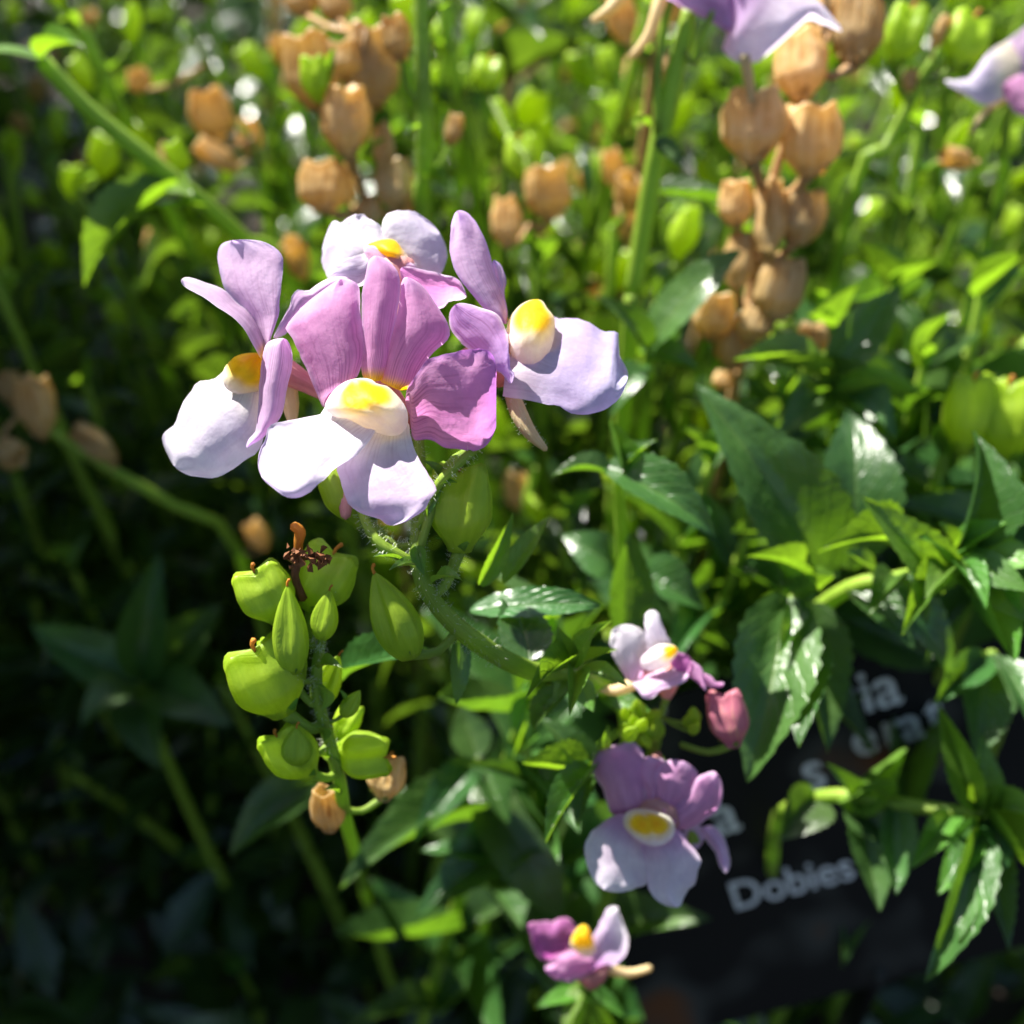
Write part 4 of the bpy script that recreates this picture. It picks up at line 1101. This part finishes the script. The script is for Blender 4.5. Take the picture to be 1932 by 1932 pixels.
tube(t8, 'spur', [P(1190, -40, .165), P(1168, -2, .165), P(1145, 22, .165), P(1118, 38, .166)], [15 * k17, 13 * k17, 10 * k17, 6 * k17], M_SPUR, F)
tube(t8, 'spur', [P(1405, 100, .163), P(1412, 150, .165), P(1422, 205, .167)], [11 * k17, 10 * k17, 6 * k17], M_SPUR, F)
tube(t8, 'corolla_tube', [P(1350, 0, .163), P(1320, -5, .165), P(1290, 40, .166)], [30 * k17, 22 * k17, 8 * k17], M_TUBE, F, 10)
t8.part('bract', LEAVES[3], None, leaf_matrix(P(1238, 265, .17), P(1290, 320, .168), 44 * k17, cdir(.2, .3, .9)))
t8.part('bract', BRACT[0], None, leaf_matrix(P(1228, 240, .17), P(1190, 232, .168), 18 * k17, cdir(0, .9, .4)))

# dried cluster between the two stems and left of it
d1 = stem_path([(690, 60, .185), (672, 200, .188), (668, 300, .19), (690, 380, .194), (700, 480, .205)], 0, .04)
t9 = Thing('seed_stalk', d1[-1], 'stalk of sunlit tan dried capsules with two small green leaves, behind the lilac flowers', 'seed head', 'seed stalks with capsules')
_, c9, _r = tube(t9, 'stem', d1, [5 * k17, 6 * k17, 7 * k17, 8 * k17, 9 * k17, 10 * k17, 10 * k17], M_DRYSTEM, None, 8, 4)
for b, t, w, tn in (((602, 205, .188), (574, 62, .184), 106, .3), ((700, 205, .189), (696, 50, .187), 104, -.3), ((650, 150, .186), (645, 80, .184), 70, .2), ((655, 292, .184), (652, 162, .179), 92, -.5), ((752, 398, .19), (742, 300, .187), 78, .4),
                    ((612, 400, .19), (608, 305, .188), 100, .1), ((728, 320, .19), (718, 235, .19), 44, .3), ((700, 430, .192), (696, 372, .191), 50, .6), ((768, 420, .195), (770, 340, .194), 50, .2), ((640, 40, .2), (625, -20, .199), 62, .2), ((575, 30, .2), (565, -30, .199), 62, .2)):
    capsule(t9, b, (t[0], t[1], t[2] + .001), w, 'dry', tn, c9, True)
capsule(t9, (600, 192, .181), (588, 108, .178), 54, 'urn', .3, c9, False)
leaf(t9, (605, 180, .181), (632, 88, .179), 34, cdir(.2, .2, .9), True)
leaf(t9, (690, 300, .186), (730, 262, .182), 30, cdir(0, .7, .6), True)

d2 = stem_path([(1560, -40, .17), (1548, 80, .172), (1515, 180, .175), (1470, 300, .178), (1440, 420, .182), (1415, 560, .187), (1392, 700, .195)], 0, .04)
t10 = Thing('seed_stalk', d2[-1], 'tall tan stalk densely set with brown dried capsules above broad green leaves', 'seed head', 'seed stalks with capsules')
_, c10, _r = tube(t10, 'stem', d2, [8 * k17, 9 * k17, 9 * k17, 10 * k17, 11 * k17, 12 * k17, 13 * k17, 14 * k17, 14 * k17], M_DRYSTEM, None, 8, 4)
for b, t, w, tn in (((1420, 305, .171), (1424, 165, .167), 124, .1), ((1530, 332, .172), (1532, 195, .168), 118, -.35), ((1512, 190, .172), (1508, 60, .170), 100, .6), ((1612, 125, .174), (1622, -30, .172), 98, .5), ((1388, 428, .179), (1388, 340, .176), 66, .6),
                    ((1450, 480, .176), (1452, 340, .175), 66, .9), ((1500, 462, .178), (1528, 355, .175), 86, .2), ((1388, 545, .181), (1402, 440, .179), 62, .5), ((1460, 605, .180), (1480, 485, .177), 96, -.3), ((1335, 640, .183), (1358, 550, .180), 80, .1),
                    ((1415, 645, .182), (1430, 578, .180), 66, .4), ((1378, 695, .185), (1390, 622, .183), 72, -.4), ((1530, 668, .187), (1535, 610, .186), 66, .3), ((1565, 60, .175), (1575, -50, .174), 80, 0), ((1360, 735, .188), (1365, 700, .187), 36, 0)):
    capsule(t10, b, (t[0], t[1], t[2] + .001), w, 'dry', tn, c10, True)


def stalk(label, pxs, rads, caps_, dry, cat='seed head', group='seed stalks with capsules', leaves=()):
    pth = stem_path(pxs, rnd.uniform(-.01, .01), .03)
    th = Thing('seed_stalk', pth[-1], label, cat, group)
    k = PX(pxs[0][2])
    rr = [r_ * k for r_ in rads]
    rr += [rr[-1]] * (len(pth) - len(rr))
    _, cc, _q = tube(th, 'stem', pth, rr, M_DRYSTEM if dry == 2 else M_STEM, None, 8)
    for b, t, w, st in caps_:
        capsule(th, b, t, w, st, rnd.uniform(-.5, .5), cc, True)
    for b, t, w, n in leaves:
        leaf(th, b, t, w, n, True)
    return th


stalk('thin stalk with two round brown capsules behind the orange humped flower', [(995, 300, .2), (1000, 420, .205), (1005, 560, .22)], [6, 7, 8],
      [((958, 468, .2), (952, 372, .199), 56, 'dry'), ((1040, 412, .202), (1026, 312, .2), 90, 'dry'), ((985, 345, .205), (978, 260, .204), 60, 'urn'), ((920, 175, .21), (925, 110, .209), 60, 'urn')], 0)
stalk('thin leaning stalk with one pale tan capsule in the shade beside the thick diagonal stem', [(345, 40, .225), (390, 120, .228), (440, 230, .232), (500, 360, .24)], [6, 7, 7, 8],
      [((412, 262, .226), (384, 168, .223), 80, 'dry'), ((450, 320, .232), (372, 268, .229), 44, 'dry'), ((475, 290, .236), (465, 225, .235), 46, 'dry'), ((270, 175, .24), (255, 130, .239), 46, 'dry')], 0)
stalk('sloping olive stalk with three dull brown capsules in deep shade', [(40, 780, .215), (200, 880, .222), (330, 955, .23), (450, 1040, .245)], [8, 10, 11, 12],
      [((78, 822, .212), (58, 712, .208), 76, 'dry'), ((-5, 850, .214), (40, 862, .212), 60, 'dry'), ((218, 868, .221), (140, 806, .219), 52, 'dry'), ((500, 1035, .24), (470, 985, .238), 44, 'dry'), ((20, 760, .215), (15, 700, .214), 46, 'dry')], 0)
stalk('stalk with fat lime green capsules above the large leafy shoot', [(1850, 830, .18), (1845, 880, .185), (1840, 960, .2)], [8, 9, 10],
      [((1815, 850, .174), (1838, 712, .170), 96, 'urn'), ((1900, 868, .174), (1905, 722, .170), 112, 'urn'), ((1880, 800, .18), (1870, 720, .18), 80, 'urn')], 0)
stalk('bright green stem with narrow green capsules beside the tall dried stalk', [(1790, 60, .19), (1740, 150, .192), (1670, 280, .197), (1600, 400, .205)], [8, 10, 11, 12],
      [((1688, 125, .19), (1722, 12, .187), 76, 'urn'), ((1800, 130, .19), (1840, 30, .188), 90, 'urn'), ((1760, 90, .189), (1790, 30, .187), 30, 'dry'), ((1710, 175, .192), (1722, 130, .191), 30, 'dry')], 0)
stalk('thin stem with one curled brown husk near the edge flower', [(1850, 250, .2), (1838, 330, .205), (1800, 430, .215)], [6, 7, 8], [((1830, 312, .2), (1780, 290, .198), 46, 'dry'), ((1900, 300, .205), (1910, 240, .204), 40, 'urn')], 0)
stalk('thick diagonal green stem ending in a folded sunlit leaf', [(80, 115, .185), (160, 200, .188), (250, 275, .191), (330, 340, .194), (400, 395, .198), (465, 455, .204), (560, 560, .22)], [15, 16, 17, 17, 16, 15, 15],
      [((350, 322, .190), (322, 270, .187), 40, 'urn')], 0, 'plant', 'tall green stems',
      [((80, 112, .185), (-40, 95, .18), 80, GLARE), ((80, 108, .185), (160, 88, .178), 62, cdir(0, .5, .8)), ((340, 350, .194), (160, 540, .19), 96, cdir(-.1, .5, .8)), ((330, 350, .193), (362, 372, .18), 60, GLARE), ((395, 390, .197), (250, 400, .187), 74, GLARE)])

# flower at the picture's edge
ek = PX(.185)
eth = stem_path([(1905, 190, .187), (1890, 300, .195), (1870, 420, .21)], .01, .03)
edge = Thing('flower_stalk', eth[-1], 'tall stalk with a pale lilac flower beside lime green capsules', 'flower', 'nemesia flower stalks in bloom')
tube(edge, 'stem', eth, [8 * ek, 9 * ek, 10 * ek, 11 * ek, 12 * ek], M_STEM)
F = edge.empty('flower')
pet = lambda *a, **k: petal(edge, F, *a, **k)
pet('lower_lip_lobe', [(1782, 152), (1825, 148), (1850, 118), (1872, 92), (1905, 80), (1925, 110), (1925, 160), (1890, 190), (1855, 197), (1828, 182)], (1925, 130), (1790, 155), 185, lin=-4, cup=1.5, ruffle=.8, col=c_lip((0.72, 0.64, 0.86), WHITE, CREAM), seed=81)
pet('upper_petal', [(1885, 100), (1915, 65), (1960, 40), (1975, 110), (1950, 160), (1905, 165)], (1900, 150), (1960, 60), 186, lin=-1, cup=1, ruffle=.8, col=c_upper(LILAC, PALE, None), seed=82)
pet('lateral_petal', [(1890, 165), (1930, 140), (1970, 160), (1960, 220), (1920, 215)], (1895, 165), (1960, 200), 184, lin=-1, cup=1, ruffle=.8, col=c_upper(PINK, LILAC, None), seed=83)
tube(edge, 'spur', [P(1900, 180, .187), P(1860, 210, .189), P(1830, 250, .19)], [9 * ek, 8 * ek, 5 * ek], M_SPUR, F)

# ------------------------------------------------------------------ black plant label with white lettering
def build_label():
    d = .208
    ang = math.radians(19)
    right = (RT * math.cos(ang) + UP * math.sin(ang)).normalized()
    nrm = cdir(-.05, -.22, 1)
    right = (right - nrm * right.dot(nrm)).normalized()
    up = nrm.cross(right)
    c = P(1580, 1560, d)
    k = PX(d)
    hw, hh, th = 470 * k, 345 * k, .0012
    foot = c - up * hh
    base = Vector((foot.x, foot.y + .01, 0))
    L = Thing('plant_label', base, 'black printed plant label with white lettering pushed into the soil', 'label')
    verts, faces = [], []
    rc = 40 * k
    ol = []
    for sx, sy, a0 in ((1, 1, 0), (-1, 1, 90), (-1, -1, 180), (1, -1, 270)):
        for i in range(5):
            a = math.radians(a0 + i * 22.5)
            ol.append((sx * (hw - rc) + math.cos(a) * rc, sy * (hh - rc) + math.sin(a) * rc))
    n = len(ol)
    for z in (0, -th):
        verts += [c + right * x + up * y + nrm * z for x, y in ol]
    faces = [tuple(range(n)), tuple(range(2 * n - 1, n - 1, -1))] + [(i, n + i, n + (i + 1) % n, (i + 1) % n) for i in range(n)]
    card = L.part('card', make_mesh('card', L.rel(verts), faces, M_LABEL, smooth=False))
    st = [foot + up * .004 - nrm * .001, foot.lerp(base, .5) - nrm * .001, base]
    tube(L, 'stake', st, [.004, .004, .003], M_LABEL, None, 8, 3, .35)

    def text(s, px_, py_, size_px, part):
        cu = bpy.data.curves.new('t', 'FONT')
        cu.body = s
        cu.size = 1.0
        cu.offset = 0.010
        cu.align_x = 'LEFT'
        ob = bpy.data.objects.new('t', cu)
        COL.objects.link(ob)
        dg = bpy.context.evaluated_depsgraph_get()
        me = bpy.data.meshes.new_from_object(ob.evaluated_get(dg))
        bpy.data.objects.remove(ob)
        bpy.data.curves.remove(cu)
        # origin: where the pixel ray meets the card
        ray = P(px_, py_, 1.0) - CAM
        t = (c - CAM).dot(nrm) / ray.dot(nrm)
        o3 = CAM + ray * t
        sc = size_px * k
        for v in me.vertices:
            v.co = o3 + right * (v.co.x * sc) + up * (v.co.y * sc) + nrm * .0004 - L.base
        me.materials.clear()
        me.materials.append(M_PRINT)
        me.name = 'lettering'
        o = L.part('lettering', me, card)
        o['label'] = part
    text('sia', 1583, 1357, 118, 'white lettering, mostly covered by leaves')
    text('a', 1352, 1575, 118, 'white letter')
    text('s', 1520, 1492, 118, 'white letter')
    text('e', 1612, 1428, 105, 'white letter')
    text('r', 1668, 1408, 100, 'white letter')
    text('a', 1704, 1398, 100, 'white letter')
    text('t', 1752, 1378, 100, 'white letter')
    text('Dobies', 1384, 1716, 84, 'white lettering')


build_label()


# ------------------------------------------------------------------ shoots further back, one thing each
def make_capsule_lib():
    out = {}
    for st, m in (('dry', M_DRY), ('urn', M_CAPS)):
        lst = []
        for sx in (.30, .36):
            v, f, uv = capsule_data(Vector((0, 0, 0)), Vector((0, 0, 1)), sx, Vector((1, 0, 0)), st, 14)
            lst.append(make_mesh('seed_capsule', v, f, m, uv))
        out[st] = lst
    return out


CAPLIB = make_capsule_lib()


def back_shoot(tip, kind, label, group, seed, broad=False, sparse=False):
    r = random.Random(seed)
    lean = Vector((r.uniform(-.03, .03), r.uniform(-.015, .035), 0)) * (tip.z / .2 + .3)
    g = Vector((tip.x + lean.x, tip.y + lean.y, 0))
    H = tip.z
    th = Thing('leafy_shoot' if kind == 'leafy' else 'seed_stalk', g, label, 'plant' if kind == 'leafy' else 'seed head', group)
    mid = g.lerp(tip, .5) + Vector((r.uniform(-.006, .006), r.uniform(-.006, .006), 0))
    rs = r.uniform(.0010, .0017) if kind == 'leafy' else r.uniform(.0013, .0021)
    dry = kind == 'drycaps'
    _, cen, _q = tube(th, 'stem', [g, mid, tip], [rs * 1.5, rs * 1.2, rs * .6], M_DRYSTEM if dry else M_STEM, None, 6, 4)
    ax = (tip - g).normalized()
    a0 = r.uniform(0, 6.28)
    z = .0
    i = 0
    Lmax = r.uniform(.024, .032) if broad else r.uniform(.018, .030)
    reach = min(H * .8, .12)
    if kind == 'leafy':
        while z < reach and i < 9:
            f = min(1, .35 + i * .22)
            p = tip - ax * z
            for sgn in (0, math.pi):
                an = a0 + i * math.pi / 2 + sgn + r.uniform(-.3, .3)
                out = Vector((math.cos(an), math.sin(an), 0))
                el = r.uniform(.0, .75) if i else r.uniform(.6, 1.2)
                d = (out * math.cos(el) + WUP * math.sin(el)).normalized()
                Ln = Lmax * f * r.uniform(.8, 1.15)
                me = (YOUNG if i < 1 else LEAVES if broad else BACKLEAF)[r.randrange(4)]
                nn = (WUP - d * .3 + Vector((r.gauss(0, .25), r.gauss(0, .25), 0)))
                th.part('leaf', me, None, leaf_matrix(p, p + d * Ln, Ln * (r.uniform(.30, .38) if broad else r.uniform(.19, .29)), nn))
            z += r.uniform(.010, .017) * (.7 + i * .12)
            i += 1
    else:
        while z < reach * .75 and i < (2 if sparse else 5):
            p = tip - ax * z
            an = a0 + i * 2.4
            out = Vector((math.cos(an), math.sin(an), 0))
            q = p + out * r.uniform(.004, .008) + WUP * r.uniform(.002, .006)
            Lc = r.uniform(.0065, .0095)
            up = (WUP + out * .4 + Vector((r.gauss(0, .15), r.gauss(0, .15), 0))).normalized()
            me = CAPLIB['dry' if dry or r.random() < (.1 if sparse else .2) else 'urn'][r.randrange(2)]
            x = up.orthogonal().normalized()
            x = Matrix.Rotation(r.uniform(0, 6.28), 3, up) @ x
            yv = up.cross(x)
            m = Matrix.Identity(4)
            for j in range(3):
                m[j][0], m[j][1], m[j][2], m[j][3] = x[j] * Lc, yv[j] * Lc, up[j] * Lc, q[j]
            o = th.part('seed_capsule', me, None, m)
            v, f_, uv, _, _ = tube_data([q + up * .0004, p.lerp(q, .5) - WUP * .001, p], [.0005, .0004, .0005], 5, 2)
            th.part('pedicel', make_mesh('pedicel', th.rel(v), f_, M_DRYSTEM if dry else M_STEM, uv))
            th.part('bract', BRACT[i % 2], None, leaf_matrix(p, p + (out + WUP * .5) * r.uniform(.004, .008), r.uniform(.0015, .003), WUP))
            z += r.uniform(.008, .014)
            i += 1
        # a few leaves on the lower stalk
        for j in range(8 if sparse else 4):
            p = tip - ax * (z + .012 * (j + .5))
            if p.z < .01:
                break
            an = a0 + j * 1.9
            out = Vector((math.cos(an), math.sin(an), r.uniform(.4, 1.6) if sparse else r.uniform(0, .8))).normalized()
            Ln = r.uniform(.010, .022)
            th.part('leaf', BACKLEAF[r.randrange(5)], None, leaf_matrix(p, p + out * Ln, Ln * (.2 if sparse else .3), WUP - out * .2))
    return th


def in_hollow(x, y):
    return x < 700 and y > 480


MARKS = [((90, 60), 'around the folded sunlit leaf tip'), ((330, 320), 'beside the thick diagonal stem'), ((640, 220), 'around the tan dried capsules behind the lilac flowers'),
         ((820, 200), 'behind the upright hairy stem'), ((1020, 330), 'near the two round brown capsules'), ((1250, 250), 'behind the smooth leaning green stem'), ((1460, 350), 'around the dense tall dried stalk'),
         ((1720, 150), 'beside the narrow lime green capsules'), ((1900, 250), 'under the pale edge flower'), ((1860, 620), 'above the fat lime green capsules'), ((1620, 700), 'behind the broad serrated leaves'),
         ((1130, 700), 'behind the flower with the hanging tan spur'), ((150, 760), 'around the dull brown capsules in shade'), ((420, 620), 'behind the flower with the crinkled white lip'), ((250, 1200), 'around the dim star of broad leaves'),
         ((600, 1250), 'behind the green capsule stalk'), ((1000, 1100), 'under the shining pale leaf of the main stalk'), ((1250, 1150), 'behind the small tipped pinkish flower'), ((250, 1650), 'low in the darkest hollow'),
         ((800, 1600), 'low behind the small purple flower'), ((1600, 1300), 'behind the black plant label')]
KINDS = {'leafy': 'leafy green shoot with narrow leaves', 'greencaps': 'slender green stalk with small capsules', 'drycaps': 'slender tan stalk with small dried capsules'}


def label_for(kind, x, y):
    w = min(MARKS, key=lambda m: (m[0][0] - x) ** 2 + (m[0][1] - y) ** 2)[1]
    return KINDS[kind] + ' ' + w, {'leafy': 'leafy shoots ', 'greencaps': 'green capsule stalks ', 'drycaps': 'tan capsule stalks '}[kind] + w


LIT = [P(*q) for q in ((480, 600, .117), (650, 620, .112), (720, 460, .124), (900, 480, .119), (1060, 660, .119), (560, 850, .107), (400, 780, .115), (500, 1120, .119), (860, 950, .117), (540, 1300, .12),
                       (590, 130, .186), (690, 130, .187), (655, 220, .182), (745, 340, .188), (610, 350, .189), (1425, 230, .168), (1535, 260, .170), (1510, 400, .176), (1400, 480, .18), (1470, 540, .178), (1350, 590, .181),
                       (1040, 1130, .127), (1870, 1060, .145), (1880, 1180, .145), (1520, 1330, .15), (1200, 1240, .14), (1230, 1560, .138), (1100, 1270, .132), (1700, 1030, .148), (1300, 560, .174), (1500, 50, .160), (1840, 1680, .152), (800, 100, .174), (1250, 200, .17), (300, 310, .193))]


def blocks_sun(tip, rad):
    for q in LIT:
        # nearest approach, in plan, of the sun ray from q to the shoot's upright stem
        d = Vector((SUN.x, SUN.y))
        rel = Vector((tip.x - q.x, tip.y - q.y))
        t = rel.dot(d) / d.length_squared
        if t <= 0:
            continue
        if (rel - d * t).length < rad and q.z + SUN.z * t < tip.z + .012:
            return True
    return False


def scatter():
    r = random.Random(5)
    placed = []
    count = 0
    tries = 0
    while count < 285 and tries < 14000:
        tries += 1
        x, y = r.uniform(-250, 2180), r.uniform(-260, 1900)
        if count > 225:
            x, y = r.uniform(500, 1950), r.uniform(-200, 520)
        if in_hollow(x, y):
            d = r.uniform(.25, .40)
        elif y < 480:
            d = r.uniform(.20, .60) if y < 250 else r.uniform(.20, .40)
            if 450 < x < 1250:
                d = max(d, .215)
        elif x > 1050 and y < 1150:
            d = r.uniform(.195, .29)
        elif x <= 1250:
            d = r.uniform(.20, .34)
        else:
            d = r.uniform(.25, .36)
        # keep the deeper view onto the label and the dark hollow open
        if x > 1020 and y > 1180 and d < .27:
            continue
        if 450 < x < 1250 and y > 1450 and d < .28:
            continue
        p = P(x, y, d)
        if p.z < .035 or p.z > .275:
            continue
        if any((p - q).length < (.021 if count <= 225 else .014) for q in placed):
            continue
        if blocks_sun(p, .02):
            continue
        placed.append(p)
        hollow = in_hollow(x, y) or (y > 1250 and x < 1250)
        kind = 'leafy' if hollow else r.choices(['leafy', 'greencaps', 'drycaps'], [.26, .60, .14] if y < 560 else [.60, .32, .08])[0]
        if count > 225:
            kind = 'greencaps'
        if kind == 'drycaps' and x < 400:
            kind = 'greencaps'
        back_shoot(p, kind, *label_for(kind, x, y), seed=1000 + tries, sparse=count > 225 or (kind == 'greencaps' and tries % 2 == 0))
        count += 1


for i, (x, y, d) in enumerate(((1640, 850, .180), (1740, 700, .188), (1850, 560, .195), (1690, 540, .2), (1480, 770, .19), (1930, 930, .178), (1340, 880, .185), (1410, 1010, .182),
                               (1040, 1200, .168), (990, 1400, .17), (1560, 640, .192), (1780, 860, .182), (1500, 940, .186))):
    w = min(MARKS, key=lambda m: (m[0][0] - x) ** 2 + (m[0][1] - y) ** 2)[1]
    back_shoot(P(x, y, d), 'leafy', 'broad toothed leafy shoot ' + w, 'broad toothed shoots ' + w, 5000 + i, True)
scatter()


# ------------------------------------------------------------------ low mass of leaves that closes the gaps down to the soil, plus unseen shading leaves
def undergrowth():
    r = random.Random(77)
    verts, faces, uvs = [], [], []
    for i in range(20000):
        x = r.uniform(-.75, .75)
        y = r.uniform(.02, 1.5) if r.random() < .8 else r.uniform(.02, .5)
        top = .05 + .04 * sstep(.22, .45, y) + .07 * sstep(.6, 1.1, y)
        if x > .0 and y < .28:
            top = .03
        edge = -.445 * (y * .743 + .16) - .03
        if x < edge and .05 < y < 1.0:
            top = .29  # raised beyond the left of the view, added to shade the hollow
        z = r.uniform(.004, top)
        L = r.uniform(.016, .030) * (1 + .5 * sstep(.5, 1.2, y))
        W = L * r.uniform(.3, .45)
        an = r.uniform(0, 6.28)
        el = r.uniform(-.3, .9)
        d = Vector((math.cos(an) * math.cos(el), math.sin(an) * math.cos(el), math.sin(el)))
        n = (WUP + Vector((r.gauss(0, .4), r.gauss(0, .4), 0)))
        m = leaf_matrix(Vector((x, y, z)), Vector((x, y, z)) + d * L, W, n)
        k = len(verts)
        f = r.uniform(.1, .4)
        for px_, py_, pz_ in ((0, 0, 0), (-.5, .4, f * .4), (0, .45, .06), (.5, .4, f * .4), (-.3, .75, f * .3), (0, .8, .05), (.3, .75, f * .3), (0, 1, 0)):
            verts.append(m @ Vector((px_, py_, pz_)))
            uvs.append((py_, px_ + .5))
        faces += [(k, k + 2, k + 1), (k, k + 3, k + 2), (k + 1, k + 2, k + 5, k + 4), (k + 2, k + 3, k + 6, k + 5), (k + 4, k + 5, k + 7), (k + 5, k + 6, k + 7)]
    for i in range(17000):  # tall leaf mass out of view on the left, added to block sun
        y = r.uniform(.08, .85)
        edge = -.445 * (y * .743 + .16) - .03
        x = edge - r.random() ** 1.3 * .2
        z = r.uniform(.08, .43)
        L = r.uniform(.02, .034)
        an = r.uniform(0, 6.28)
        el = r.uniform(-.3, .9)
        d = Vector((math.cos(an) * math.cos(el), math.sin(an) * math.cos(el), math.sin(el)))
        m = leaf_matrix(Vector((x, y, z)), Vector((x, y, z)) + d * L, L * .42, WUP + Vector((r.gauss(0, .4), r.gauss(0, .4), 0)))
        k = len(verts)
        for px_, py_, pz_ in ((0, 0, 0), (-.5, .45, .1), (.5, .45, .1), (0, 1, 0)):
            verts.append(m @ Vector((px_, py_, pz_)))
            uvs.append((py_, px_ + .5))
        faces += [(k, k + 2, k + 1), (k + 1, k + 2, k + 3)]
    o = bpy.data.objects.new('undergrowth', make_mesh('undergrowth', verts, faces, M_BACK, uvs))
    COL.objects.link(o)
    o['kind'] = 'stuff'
    o['label'] = 'dense low leaves filling the shade under the shoots, plus tall unseen leaves added to cast shade'
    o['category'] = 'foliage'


undergrowth()
